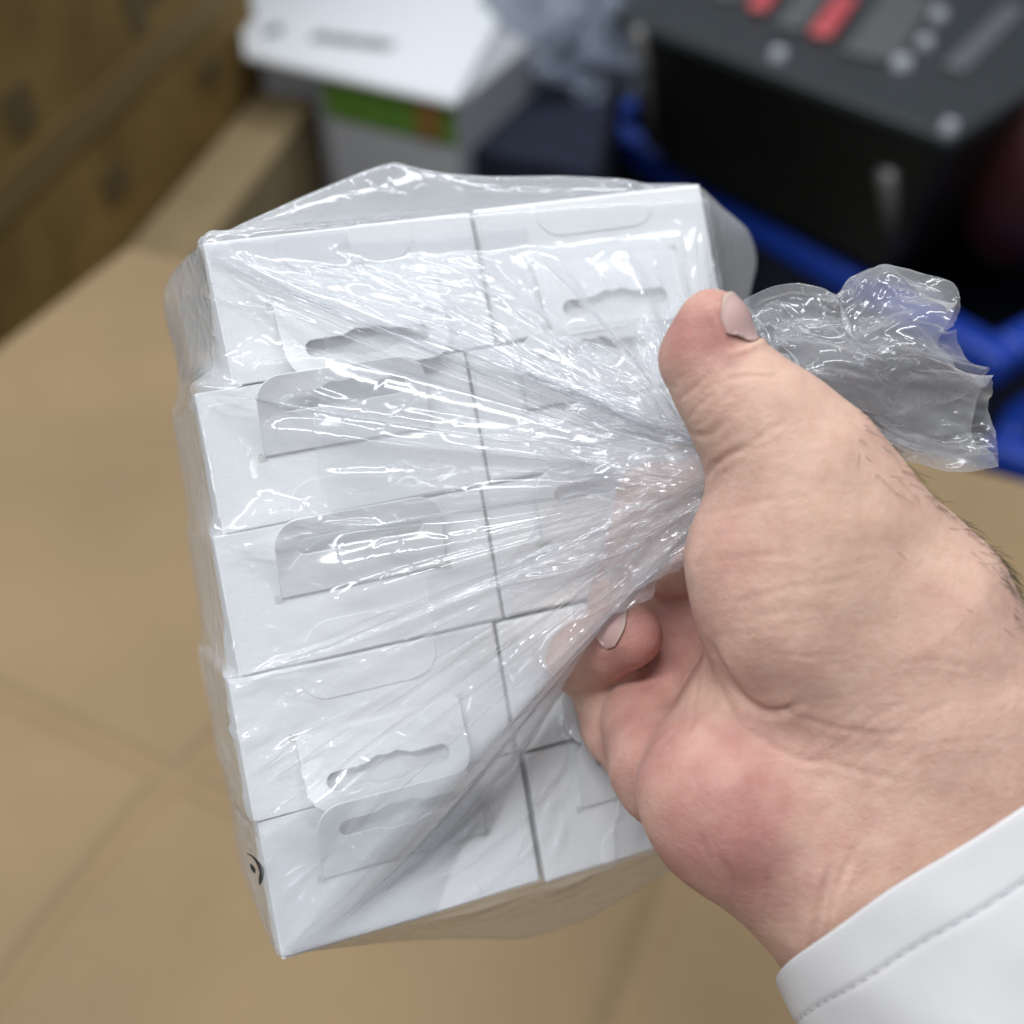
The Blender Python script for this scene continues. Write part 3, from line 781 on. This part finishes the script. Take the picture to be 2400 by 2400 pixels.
# ------------------------------------------------------------------ the clear bag: a draped sheet relaxed over the stack
def to_stack(P): return (P - TS) @ RS
def ray_on_w(x, y, w):
    """picture point on the plane w = const of the stack -> stack frame"""
    d = np.array([(x - 1200) / F, (y - 1200) / F, 1.0]); dl = d @ RS; o = (-TS) @ RS
    return o + dl * ((w - o[2]) / dl[2])
def spline_closed(P, n_out, key=None):
    P = np.asarray(P, float); n = len(P)
    L = np.r_[0, np.cumsum(np.linalg.norm(np.roll(P[:, :3], -1, 0) - P[:, :3], axis=1))]
    s = np.linspace(0, L[-1], n_out, endpoint=False)
    Q = np.concatenate([P, P[:1]])
    return np.stack([np.interp(s, L, Q[:, k]) for k in range(P.shape[1])], -1), L[-1]
UH, VH = 55.6, 69.8
ROWL = np.array([27.8 + BW / 2 - du for c, r, du, *_ in ROWS if c == 0]); ROWR = np.array([27.8 + BW / 2 + du for c, r, du, *_ in ROWS if c == 1])
TABU = np.array([[(c - .5) * 54.8 + du for c, r, du, *_ in ROWS if c == k] for k in (0, 1)])
TABV = np.array([[(r - 2) * PITCHV + ((c - .5) * 54.8 + du) * math.sin(math.radians(ROWTURN[r])) + ROWDV[r] for c, r, du, *_ in ROWS if c == k] for k in (0, 1)])
TABF = np.array([[(1.0 if q[5] else -1.0) for q in ROWS if q[0] == k] for k in (0, 1)]); TABL = np.array([[math.sin(math.radians(q[6])) for q in ROWS if q[0] == k] for k in (0, 1)])
def front_of(X):
    """height of boxes and lifted tabs in front of the stack's front plane"""
    c = (X[..., 0] > 0).astype(int); h = np.full(X.shape[:2], .9)
    r0 = row_of(X[..., 1])
    for dr in (-1, 0, 1):
        r = np.clip(r0 + dr, 0, 4)
        x = X[..., 0] - TABU[c, r]; d = (X[..., 1] - TABV[c, r]) * TABF[c, r]
        h = np.maximum(h, np.where((np.abs(x) < 17.6) & (d > 0) & (d < 16.2), 1.3 + TABL[c, r] * d, 0))
    return h
def row_of(v): return np.clip(((v + 70) / 28).astype(int), 0, 4)
# outline of the bag seen past the boxes: picture point, depth behind the front plane, nearest point of the stack front, tautness
OUT = [  # px, py, w, u, v, slack
    (474, 566, 1, -UH, -VH, 1.000), (560, 520, 8, -48, -VH, 1.02), (700, 454, 14, -32, -VH, 1.03), (860, 385, 18, -18, -VH, 1.02), (930, 360, 20, -10, -VH, 1.01), (952, 376, 20, -8, -VH, 1.03),
    (1040, 396, 18, 0, -VH, 1.035), (1150, 404, 15, 9, -VH, 1.03), (1320, 402, 12, 24, -VH, 1.03), (1480, 412, 9, 40, -VH, 1.03), (1520, 424, 4, 44, -VH, 1.02),
    (1644, 421, 1, UH, -VH, 1.0), (1700, 478, 14, UH, -65, 1.02), (1768, 530, 20, UH, -60, 1.02), (1790, 600, 24, UH, -54, 1.0), (1765, 690, 24, UH, -46, 1.02),
    (1735, 800, 20, UH, -36, 1.03), (1730, 1100, 16, UH, -8, 1.03), (1745, 1400, 14, UH, 20, 1.03), (1755, 1700, 10, UH, 45, 1.025), (1752, 1930, 2, UH, VH, 1.0),
    (1640, 1990, 10, 46, VH, 1.03), (1500, 2090, 24, 34, VH, 1.03), (1380, 2165, 28, 22, VH, 1.03), (1230, 2214, 30, 9, VH, 1.03), (1100, 2208, 28, -3, VH, 1.03), (980, 2210, 24, -15, VH, 1.025),
    (820, 2222, 12, -33, VH, 1.03), (658, 2246, 1, -UH, VH, 1.0), (612, 2085, 22, -UH, 57, 1.03), (574, 1985, 30, -UH, 48, 1.03), (588, 1915, 20, -UH, 42, 1.03), (543, 1897, 32, -UH, 40, 1.03),
    (533, 1840, 34, -UH, 36, 1.03), (550, 1772, 26, -UH, 30, 1.025), (510, 1682, 36, -UH, 22, 1.03), (528, 1617, 28, -UH, 16, 1.025), (481, 1535, 42, -UH, 9, 1.03), (470, 1400, 44, -UH, -3, 1.03),
    (455, 1250, 46, -UH, -15, 1.03), (438, 1000, 52, -UH, -36, 1.03), (415, 850, 58, -UH, -48, 1.025), (386, 750, 62, -UH, -56, 1.03), (376, 690, 62, -UH, -61, 1.03), (400, 635, 50, -UH, -65, 1.02), (440, 590, 24, -UH, -68, 1.01),
]
NI, NC, NS_, NB = 640, 104, 20, 10
rows = []
for x, y, w, u, v, sl in OUT:
    q = ray_on_w(x, y, w); rows.append((*q, u, v, sl))
PO, CLEN = spline_closed(rows, NI)
O3 = PO[:, :3]; E3 = np.stack([PO[:, 3], PO[:, 4], np.full(NI, -1.0)], -1); SL = PO[:, 5]
lm = E3[:, 0] < -UH + .01; E3[lm, 0] = -ROWL[row_of(E3[lm, 1])] - .6
rm = E3[:, 0] > UH - .01; E3[rm, 0] = ROWR[row_of(E3[rm, 1])] + .6
ctr = np.array([0, 0, 0.])
B3 = np.stack([np.clip(O3[:, 0], -UH, UH) * .93, np.clip(O3[:, 1], -VH, VH) * .93, np.full(NI, BD + 4.0)], -1)
G = to_stack(px(1692, 1098, 199)[None])[0]
WAY = np.array([27.0, 2.0, -6.0])      # where the far side of the film dips to the boxes behind the fingers
bk = ((E3[:, 1] > VH - .01) & (E3[:, 0] > -36)) | ((E3[:, 0] > UH - 4) & (E3[:, 1] > -34))
rs = np.random.RandomState(4)
ang = np.arange(NI) / NI * 2 * np.pi
# gathered neck: an oval full of pleats, following the direction of the boxes
dirE = E3 - G; dirn = dirE / np.linalg.norm(dirE, axis=1, keepdims=True)
mean_d = (E3.mean(0) - G); mean_d /= np.linalg.norm(mean_d)
perp = dirn - (dirn @ mean_d)[:, None] * mean_d
perp /= np.linalg.norm(perp, axis=1, keepdims=True) + 1e-9
def smooth_ring(a, n):
    for _ in range(n): a = (np.roll(a, 1, 0) + a + np.roll(a, -1, 0)) / 3
    return a
pleat = np.zeros(NI)
k = 0
while k < NI:                                       # irregular pleats
    n = int(rs.choice([12, 18, 26, 40, 56])); h = rs.uniform(.5, 1.0) * (1 if rs.rand() < .85 else -1)
    for q in range(n):
        if k + q < NI: pleat[k + q] = h * (1 - abs(2 * (q + .5) / n - 1))
    k += n
NECK = G + perp * 4.2
tc_ = np.linspace(0, 1, NC) ** 1.25
X0 = np.zeros((NC + NS_ + NB, NI, 3))
nrm = np.cross(np.roll(dirn, -1, 0) - np.roll(dirn, 1, 0), dirn); nrm /= np.linalg.norm(nrm, axis=1, keepdims=True) + 1e-9
nrm *= np.sign((nrm * np.array([0, 0, -1.0])).sum(1) + 1e-9)[:, None]
nrm = smooth_ring(nrm, 6)
bk = smooth_ring(bk.astype(float), 8)[:, None]
WAYi = WAY + np.clip(E3 - WAY, -1e3, 1e3) * np.array([.22, .22, 0])
base = X0.copy()
for j, t in enumerate(tc_):
    amp = (3.2 * (1 - t) ** .8 * min(1, t * 6 + .35)) + .5 * t
    wob = smooth_ring(pleat, int(1 + 5 * t))
    line = NECK * (1 - t) + E3 * t
    bent = NECK * (1 - t / .3) + WAYi * (t / .3) if t < .3 else WAYi * (1 - (t - .3) / .7) + E3 * ((t - .3) / .7)
    base[j] = line * (1 - bk) + bent * bk
    X0[j] = base[j] + nrm * (wob * amp)[:, None]
for j in range(NS_):
    t = (j + 1) / NS_; X0[NC + j] = E3 * (1 - t) + O3 * t
for j in range(NB):
    t = (j + 1) / NB
    X0[NC + NS_ + j] = O3 * (1 - t) + B3 * t
NJ = X0.shape[0]
base[NC:] = X0[NC:]
Lj = np.linalg.norm(base[1:] - base[:-1], axis=2)
sl = SL[None] * np.ones((NJ - 1, 1)); sl[NC - 1:] = 1.02
Lj = Lj * sl
circ_full = CLEN / NI * 1.03
Li = np.zeros((NJ, NI))
for j in range(NJ):
    act = np.linalg.norm(np.roll(base[j], -1, 0) - base[j], axis=1)
    if j < NC: Li[j] = np.minimum(circ_full, np.maximum(act * 1.7, .2))
    else: Li[j] = np.maximum(np.minimum(circ_full, act * 1.25), act)
Ld = np.sqrt((.5 * (Li[:-1] + Li[1:])) ** 2 + Lj ** 2) * 1.01
grav = (np.array([0, .707, .707]) @ RS) * .005
suck = np.array([0, 0, 1.0]) * .003
def relax(X0, Lj, Li, iters, nsweep, force, bend_i, bend_j, pin, wrap=True, collide=None, shear=.20, seed=0):
    """position based relaxing of a film sheet; rows run along the bag, columns around it"""
    NJ, NI = X0.shape[:2]
    X = X0.copy(); XP = X.copy()
    cols = np.arange(NI if wrap else NI - 1)
    sets = [cols[0::2], cols[1::2]]
    Ld = np.sqrt((.5 * (Li[:-1] + Li[1:])) ** 2 + Lj ** 2) * 1.01
    for it in range(iters):
        V = (X - XP) * .90; XP = X.copy(); X = X + V + force
        for s in range(nsweep):
            for par in (0, 1):
                r0 = np.arange(par, NJ - 1, 2)
                d = X[r0 + 1] - X[r0]; l = np.sqrt((d * d).sum(-1)) + 1e-9
                d *= (.45 * (l - Lj[r0]) / l)[..., None]; X[r0] += d; X[r0 + 1] -= d
            for cs in sets:
                cn = (cs + 1) % NI
                d = X[:, cn] - X[:, cs]; l = np.sqrt((d * d).sum(-1)) + 1e-9
                d *= (.40 * (l - Li[:, cs]) / l)[..., None]; X[:, cs] += d; X[:, cn] -= d
            for par in (0, 1):
                r0 = np.arange(par, NJ - 1, 2)
                for sh in (1, -1):
                    d = np.roll(X[r0 + 1], -sh, axis=1) - X[r0]; l = np.sqrt((d * d).sum(-1)) + 1e-9
                    Lq = Ld[r0] if sh == 1 else np.roll(Ld[r0], 1, axis=1)
                    c = (np.maximum(l - Lq, 0) / l * shear)[..., None] * d
                    if not wrap: c[:, (-1 if sh == 1 else 0)] = 0
                    X[r0] += c; X[r0 + 1] -= np.roll(c, sh, axis=1)
            lap = .5 * (np.roll(X, 1, 1) + np.roll(X, -1, 1)) - X
            if not wrap: lap[:, 0] = 0; lap[:, -1] = 0
            X += lap * bend_i
            X[1:-1] += (.5 * (X[2:] + X[:-2]) - X[1:-1]) * bend_j
            if collide is not None: collide(X)
            pin(X)
    return X
def hit_boxes(X):
    r_ = row_of(X[..., 1]); ub = np.where(X[..., 0] < 0, ROWL[r_], ROWR[r_]) + .4
    inn = (np.abs(X[..., 0]) < ub) & (np.abs(X[..., 1]) < VH - .2) & (X[..., 2] < BD + 1)
    fh = front_of(X); inn &= X[..., 2] > -fh
    if inn.any():
        p = X[inn]; ui = ub[inn]; fi = fh[inn]
        dd = np.stack([ui - np.abs(p[:, 0]), VH - .2 - np.abs(p[:, 1]), p[:, 2] + fi], -1); m = dd.argmin(1)
        p[m == 0, 0] = np.sign(p[m == 0, 0]) * ui[m == 0]; p[m == 1, 1] = np.sign(p[m == 1, 1]) * (VH - .2); p[m == 2, 2] = -fi[m == 2]
        X[inn] = p
def pin_body(X):
    X[:2] = X0[:2]; X[-1] = X0[-1]
    X[NC + NS_ - 1] += (O3 - X[NC + NS_ - 1]) * .35
wgt = np.ones((NJ, 1, 1)); wgt[:12] = 0
bi = np.full((NJ, 1, 1), .45); bj = np.full((NJ - 2, 1, 1), .06); bj[NC - 1:] = .16; bi[:NC, 0, 0] = .06 + .26 * np.clip((tc_ - .10) / .45, 0, 1)
X = relax(X0, Lj, Li, 85, 3, (grav + suck) * wgt, bi, bj, pin_body, True, hit_boxes)
X[2:-1] += .25 * (.25 * (np.roll(X[2:-1], 1, 1) + np.roll(X[2:-1], -1, 1) + X[3:] + X[1:-2]) - X[2:-1])

m, nt, b = new_mat('clear_film'); M_film = m
nt.nodes.remove(b); out = nt.nodes['Material Output']
tc = nn(nt, 'ShaderNodeTexCoord')
# fine crinkles, in patches
n1 = nn(nt, 'ShaderNodeTexNoise', noise_type='RIDGED_MULTIFRACTAL'); n1.inputs['Scale'].default_value = 210; n1.inputs['Detail'].default_value = 3
n0 = nn(nt, 'ShaderNodeTexNoise'); n0.inputs['Scale'].default_value = 60; n0.inputs['Detail'].default_value = 2
rp = nn(nt, 'ShaderNodeMapRange'); rp.inputs['From Min'].default_value = .42; rp.inputs['From Max'].default_value = .64
mu = nn(nt, 'ShaderNodeMath', operation='MULTIPLY')
for n_ in (n0, n1): nt.links.new(tc.outputs['Object'], n_.inputs['Vector'])
nt.links.new(n0.outputs['Fac'], rp.inputs['Value']); nt.links.new(rp.outputs['Result'], mu.inputs[0]); nt.links.new(n1.outputs['Fac'], mu.inputs[1])
vr = nn(nt, 'ShaderNodeTexVoronoi', feature='DISTANCE_TO_EDGE'); vr.inputs['Scale'].default_value = 110; vr.inputs['Randomness'].default_value = 1.0
wp = nn(nt, 'ShaderNodeMapping'); wp.inputs['Rotation'].default_value = (.4, .9, .3); wp.inputs['Scale'].default_value = (1.0, .55, 1.5)
nd = nn(nt, 'ShaderNodeTexNoise'); nd.inputs['Scale'].default_value = 45; nt.links.new(tc.outputs['Object'], nd.inputs['Vector'])
mxv = nn(nt, 'ShaderNodeMix', data_type='VECTOR'); mxv.inputs['Factor'].default_value = .02; nt.links.new(tc.outputs['Object'], mxv.inputs['A']); nt.links.new(nd.outputs['Color'], mxv.inputs['B'])
nt.links.new(mxv.outputs['Result'], wp.inputs['Vector']); nt.links.new(wp.outputs['Vector'], vr.inputs['Vector'])
vm = nn(nt, 'ShaderNodeMapRange'); vm.interpolation_type = 'SMOOTHSTEP'; vm.inputs['From Max'].default_value = .09; vm.inputs['To Min'].default_value = .22; vm.inputs['To Max'].default_value = 0.0
nt.links.new(vr.outputs['Distance'], vm.inputs['Value'])
sm = nn(nt, 'ShaderNodeMath', operation='ADD'); nt.links.new(mu.outputs[0], sm.inputs[0]); nt.links.new(vm.outputs['Result'], sm.inputs[1])
bp = nn(nt, 'ShaderNodeBump'); bp.inputs['Strength'].default_value = .5; bp.inputs['Distance'].default_value = .0006
nt.links.new(sm.outputs[0], bp.inputs['Height'])
lf = nn(nt, 'ShaderNodeLayerWeight'); nt.links.new(bp.outputs['Normal'], lf.inputs['Normal'])
f5 = nn(nt, 'ShaderNodeMath', operation='POWER'); f5.inputs[1].default_value = 5.0; nt.links.new(lf.outputs['Facing'], f5.inputs[0])
fm = nn(nt, 'ShaderNodeMapRange'); fm.inputs['To Min'].default_value = .046; fm.inputs['To Max'].default_value = .95; nt.links.new(f5.outputs[0], fm.inputs['Value'])
gl = nn(nt, 'ShaderNodeBsdfGlossy'); gl.inputs['Roughness'].default_value = .115; nt.links.new(bp.outputs['Normal'], gl.inputs['Normal'])
tr = nn(nt, 'ShaderNodeBsdfTransparent'); tr.inputs['Color'].default_value = (.99, .993, .996, 1)
df = nn(nt, 'ShaderNodeBsdfDiffuse'); df.inputs['Color'].default_value = (.92, .93, .96, 1); nt.links.new(bp.outputs['Normal'], df.inputs['Normal'])
tl = nn(nt, 'ShaderNodeBsdfTranslucent'); tl.inputs['Color'].default_value = (.92, .93, .96, 1); nt.links.new(bp.outputs['Normal'], tl.inputs['Normal'])
hz = nn(nt, 'ShaderNodeMixShader'); hz.inputs[0].default_value = .45
nt.links.new(df.outputs[0], hz.inputs[1]); nt.links.new(tl.outputs[0], hz.inputs[2])
lw = nn(nt, 'ShaderNodeLayerWeight'); lw.inputs['Blend'].default_value = .5
pw_ = nn(nt, 'ShaderNodeMath', operation='POWER'); pw_.inputs[1].default_value = 2.2; nt.links.new(lw.outputs['Facing'], pw_.inputs[0])
hm = nn(nt, 'ShaderNodeMapRange'); hm.inputs['To Min'].default_value = .185; hm.inputs['To Max'].default_value = .60; nt.links.new(pw_.outputs[0], hm.inputs['Value'])
m1 = nn(nt, 'ShaderNodeMixShader'); nt.links.new(hm.outputs['Result'], m1.inputs[0]); nt.links.new(tr.outputs[0], m1.inputs[1]); nt.links.new(hz.outputs[0], m1.inputs[2])
m2 = nn(nt, 'ShaderNodeMixShader'); nt.links.new(fm.outputs[0], m2.inputs[0]); nt.links.new(m1.outputs[0], m2.inputs[1]); nt.links.new(gl.outputs[0], m2.inputs[2])
nt.links.new(m2.outputs[0], out.inputs['Surface'])

bag = empty('plastic_bag', Matrix.Translation(Vector(c2w(TS))), 'thin clear plastic bag drawn tight over white boxes and bunched in the fist', 'plastic bag')
def film_part(name, Xs, wrap=True):
    nj, ni = Xs.shape[:2]
    i = np.arange(nj * ni).reshape(nj, ni)
    if wrap:
        j_ = np.roll(i, -1, 1); f = np.stack([i[:-1], j_[:-1], j_[1:], i[1:]], -1).reshape(-1, 4)
    else:
        f = np.stack([i[:-1, :-1], i[:-1, 1:], i[1:, 1:], i[1:, :-1]], -1).reshape(-1, 4)
    me = mesh_np(name, c2w(Xs.reshape(-1, 3)), f)
    me.transform(Matrix.Translation(-bag.matrix_world.translation))
    o = link(name, me, M_film, bag, True)
    sd = o.modifiers.new('sub', 'SUBSURF'); sd.levels = 1; sd.render_levels = 1
    return o
film_part('bag_film', st(X[..., 0], X[..., 1], X[..., 2]))

# folded-over pleats: second layers of film lying along the tension lines
def fold_strip(i0, i1, j0, j1, gap, skew=0.0, seed=0):
    nj, nc = (j1 - j0), 22
    out = np.zeros((nj, nc, 3))
    for q in range(nj):
        f = q / (nj - 1)
        ii = np.linspace(i0 + skew * f, i1 + skew * f * .6, nc); a_ = np.floor(ii).astype(int); w_ = (ii - a_)[:, None]
        row = X[j0 + q]; p = row[a_ % NI] * (1 - w_) + row[(a_ + 1) % NI] * w_
        rowS = smooth_ring(row, 4); pS = rowS[a_ % NI] * (1 - w_) + rowS[(a_ + 1) % NI] * w_
        bump_ = np.sin(np.linspace(0, np.pi, nc)) ** .6
        nvec = np.array([0, 0, -1.0]) * .9 + np.array([0, -.2, 0])
        out[q] = pS + nvec * (gap * (.2 + .8 * bump_ + .12 * np.sin(np.arange(nc) * .9 + seed + f * 5)))[:, None] * min(1, f * 4 + .25) * min(1, (1 - f) * 6 + .1)
    return st(out[..., 0], out[..., 1], out[..., 2])
def col_at(u, v):
    return int(np.argmin((E3[:, 0] - u) ** 2 + (E3[:, 1] - v) ** 2))
FOLDS = [(-UH, -66, 26, 6, 102, 1.3, 6), (-UH, -34, 26, 4, 84, 1.2, 10), (-UH, 62, 30, 10, 103, 1.4, -8),
         (-40, VH, 26, 6, 86, 1.5, 8), (-18, -VH, 24, 4, 100, 1.3, 10), (28, -VH, 18, 4, 94, 1.0, 5), (-UH, 22, 22, 5, 66, 1.3, 12)]
for k, (u, v, wd, j0, j1, gap, sk) in enumerate(FOLDS):
    c_ = col_at(u, v)
    o = film_part('fold', fold_strip(c_ - wd, c_ + wd, j0, j1, gap, sk, k), False)

# crumpled inner turns of film bunched round the neck
ib = col_at(-38, VH); ie = col_at(UH, -46) + NI
def bunch(N2, M2, tmax0, tmax1, lift, seed, amp):
    r = np.random.RandomState(seed)
    ii = np.linspace(ib + 4, ie - 4, N2); a_ = np.floor(ii).astype(int); w_ = (ii - a_)[:, None]
    Ei = E3[a_ % NI] * (1 - w_) + E3[(a_ + 1) % NI] * w_; Ni = NECK[a_ % NI] * (1 - w_) + NECK[(a_ + 1) % NI] * w_
    s = np.linspace(0, 1, N2)
    tm = tmax0 + (tmax1 - tmax0) * (.5 + .5 * tri(s * 40 + r.rand() * 6)) * .5 + (tmax1 - tmax0) * .5 * (.5 + .5 * np.sin(s * 17 + r.rand() * 6))
    dist = np.linalg.norm(Ei - Ni, axis=1); tm = tm * np.clip(70.0 / dist, .5, 1.3)
    base2 = np.zeros((M2, N2, 3)); cr2 = np.zeros((M2, N2)); tau = np.linspace(.03, 1, M2)
    for j, q in enumerate(tau):
        tq = (tm * q)[:, None]; base2[j] = Ni * (1 - tq) + Ei * tq
        base2[j, :, 2] -= lift * min(1, q * 3) * (.7 + .3 * np.sin(s * 23 + q * 4))
    for f_, g_, w2 in ((22, 2.0, .8), (36, -5.0, .6), (13, 9.0, .9), (28, -13.0, .5), (8, 15.0, .8)):
        cr2 += w2 * tri(f_ * s[None] + g_ * tau[:, None] + r.rand() * 6.3)
    nv = np.cross(np.gradient(base2, axis=1), np.gradient(base2, axis=0)); nv /= np.linalg.norm(nv, axis=2, keepdims=True) + 1e-9
    nv *= np.sign(-(nv[..., 2:3]) + 1e-9)
    start = base2 + nv * (cr2 * amp * np.clip(tau * 3, .1, 1)[:, None])[..., None]
    LJ = np.linalg.norm(base2[1:] - base2[:-1], axis=2) * 1.10
    LI = np.zeros((M2, N2)); LI[:, :-1] = np.maximum(np.linalg.norm(base2[:, 1:] - base2[:, :-1], axis=2) * 1.28, .12)
    def pin2(Q): Q[:2] = start[:2]; Q[-1] += (start[-1] - Q[-1]) * .1
    return relax(start, LJ, LI, 16, 3, np.zeros(3), .05, .05, pin2, False)
def tri(x): return np.abs(np.mod(x / (2 * np.pi), 1.0) * 2 - 1) * 2 - 1          # sharp folds instead of waves
for args in ((300, 84, .32, .66, 1.5, 3, 1.5), (260, 70, .24, .50, 3.0, 8, 1.6)):
    Q = bunch(*args); film_part('bunched_film', st(Q[..., 0], Q[..., 1], Q[..., 2]), False)

# the loose mouth of the bag above the fist
def spl(pts, t):
    P_ = np.array(pts, float); L = np.r_[0, np.cumsum(np.linalg.norm(P_[1:, :2] - P_[:-1, :2], axis=1))]; L /= L[-1]
    return np.stack([np.interp(t, L, P_[:, k]) for k in range(P_.shape[1])], -1)
NTJ, NA_ = 96, 84
tt = np.linspace(0, 1, NTJ); aa = np.linspace(0, 1, NA_)
top_ = spl([(1850, 930), (1740, 770), (1735, 698), (1809, 664), (1872, 655), (1928, 670), (1962, 692), (1985, 648), (2037, 624), (2120, 624), (2207, 646), (2257, 664)], tt)
bot_ = spl([(1900, 960), (2000, 1030), (2090, 1075), (2182, 1098), (2251, 1110), (2344, 1101)], tt)
mou = spl([(2257, 664), (2225, 740), (2194, 814), (2243, 835), (2317, 858), (2332, 980), (2344, 1101)], aa)
rs = np.random.RandomState(21)
def sheet(sign):
    Q = np.zeros((NTJ, NA_, 3))
    for j, t in enumerate(tt):
        L_ = top_[j] * (1 - aa[:, None]) + bot_[j] * aa[:, None]
        k = np.clip((t - .45) / .55, 0, 1) ** 2
        if sign > 0: L_ = L_ + (mou - (top_[-1] * (1 - aa[:, None]) + bot_[-1] * aa[:, None])) * k
        else:
            m2 = mou.copy(); m2[:, 0] += 34 * np.sin(np.pi * aa) * np.exp(-((aa - .22) / .16) ** 2) - 40 * np.exp(-((aa - .75) / .2) ** 2)
            L_ = L_ + (m2 - (top_[-1] * (1 - aa[:, None]) + bot_[-1] * aa[:, None])) * k
        zc = 209 + 3 * np.sin(aa * 7 + t * 3)
        z = zc - sign * (2 + 9 * t) * np.sin(np.pi * np.clip(aa, .0, 1)) ** .7
        Q[j] = np.stack([(L_[:, 0] - 1200) / F * z, (L_[:, 1] - 1200) / F * z, z], -1)
    return Q
T0 = np.concatenate([sheet(1), sheet(-1)[:, ::-1][:, 1:-1]], 1)
NTI = T0.shape[1]
# initial crumple: broad folds fanning out of the fist
fan = np.linspace(0, 2 * np.pi, NTI, endpoint=False)
cr = np.zeros((NTJ, NTI))
def tri(x): return np.abs(np.mod(x / (2 * np.pi), 1.0) * 2 - 1) * 2 - 1          # sharp folds instead of waves
for f_, g_, w_ in ((3, 2.0, 1.1), (5, -3.5, 1.0), (4, 6.0, .9), (2, -9.0, .9), (8, 7.0, .6), (11, -5.0, .4), (6, 13.0, .5)):
    cr += w_ * tri(f_ * fan[None] + g_ * tt[:, None] + rs.rand() * 6.3)
nz_ = np.cross(np.roll(T0, -1, 1) - np.roll(T0, 1, 1), np.gradient(T0, axis=0)); nz_ /= np.linalg.norm(nz_, axis=2, keepdims=True) + 1e-9
nz_ = nz_.copy()
amp_ = np.clip(tt * 4, 0.2, 1)[:, None] * 2.3
TX0 = T0 + nz_ * (cr * amp_)[..., None]
for p_ in (0, NA_ - 1): TX0[:, p_] = T0[:, p_] * .6 + TX0[:, p_] * .4
TLj = np.linalg.norm(T0[1:] - T0[:-1], axis=2) * (1.09 + .04 * np.sin(fan * 5))[None]
TLi = np.maximum(np.linalg.norm(np.roll(T0, -1, 1) - T0, axis=2) * 1.2, .25)
def pin_tail(Xq):
    Xq[:2] = TX0[:2]
    Xq[-1] += (TX0[-1] - Xq[-1]) * .25
    Xq[:, 0] += (T0[:, 0] - Xq[:, 0]) * .30; Xq[:, NA_ - 1] += (T0[:, NA_ - 1] - Xq[:, NA_ - 1]) * .30
TX = relax(TX0, TLj, TLi, 12, 3, np.zeros(3), .015, .015, pin_tail, True)
TX[-1] += (rs.rand(NTI, 1) - .5) * (TX[-1] - TX[-2]) * .9
film_part('bag_mouth', TX)

# black print on the film at the lower left
def ink(pts):
    vs_, fs = [], []
    for k, (x, y, wd) in enumerate(pts):
        x0, y0, _ = pts[max(k - 1, 0)]; x1, y1, _ = pts[min(k + 1, len(pts) - 1)]
        L = math.hypot(x1 - x0, y1 - y0); nx, ny = -(y1 - y0) / L, (x1 - x0) / L
        for sg in (-1, 1):
            xx, yy = x + nx * wd * .5 * sg, y + ny * wd * .5 * sg
            w = -1.6 + .12 * (xx - 600)
            q = ray_on_w(xx, yy, w); vs_.append(c2w(st(q[0], q[1], q[2])))
        if k: n_ = 2 * k; fs.append((n_ - 2, n_ - 1, n_ + 1, n_))
    me = bpy.data.meshes.new('printed_mark'); me.from_pydata([tuple(v) for v in vs_], [], fs); me.update()
    me.transform(Matrix.Translation(-bag.matrix_world.translation))
    bm = bmesh.new(); bm.from_mesh(me); bmesh.ops.solidify(bm, geom=bm.faces[:], thickness=.00004); bm.to_mesh(me); bm.free()
    return tag(link('printed_mark', me, M_ink, bag), 'black curved mark printed on the film')
ink([(579, 2000, 2), (587, 2004, 3), (594, 2009, 4), (601, 2017, 6), (608, 2028, 9), (613, 2038, 11), (614, 2048, 11), (612, 2058, 11), (610, 2067, 7), (609, 2075, 1)])
ink([(587, 2025, 3), (592, 2034, 9), (596, 2041, 8), (597, 2046, 3)])
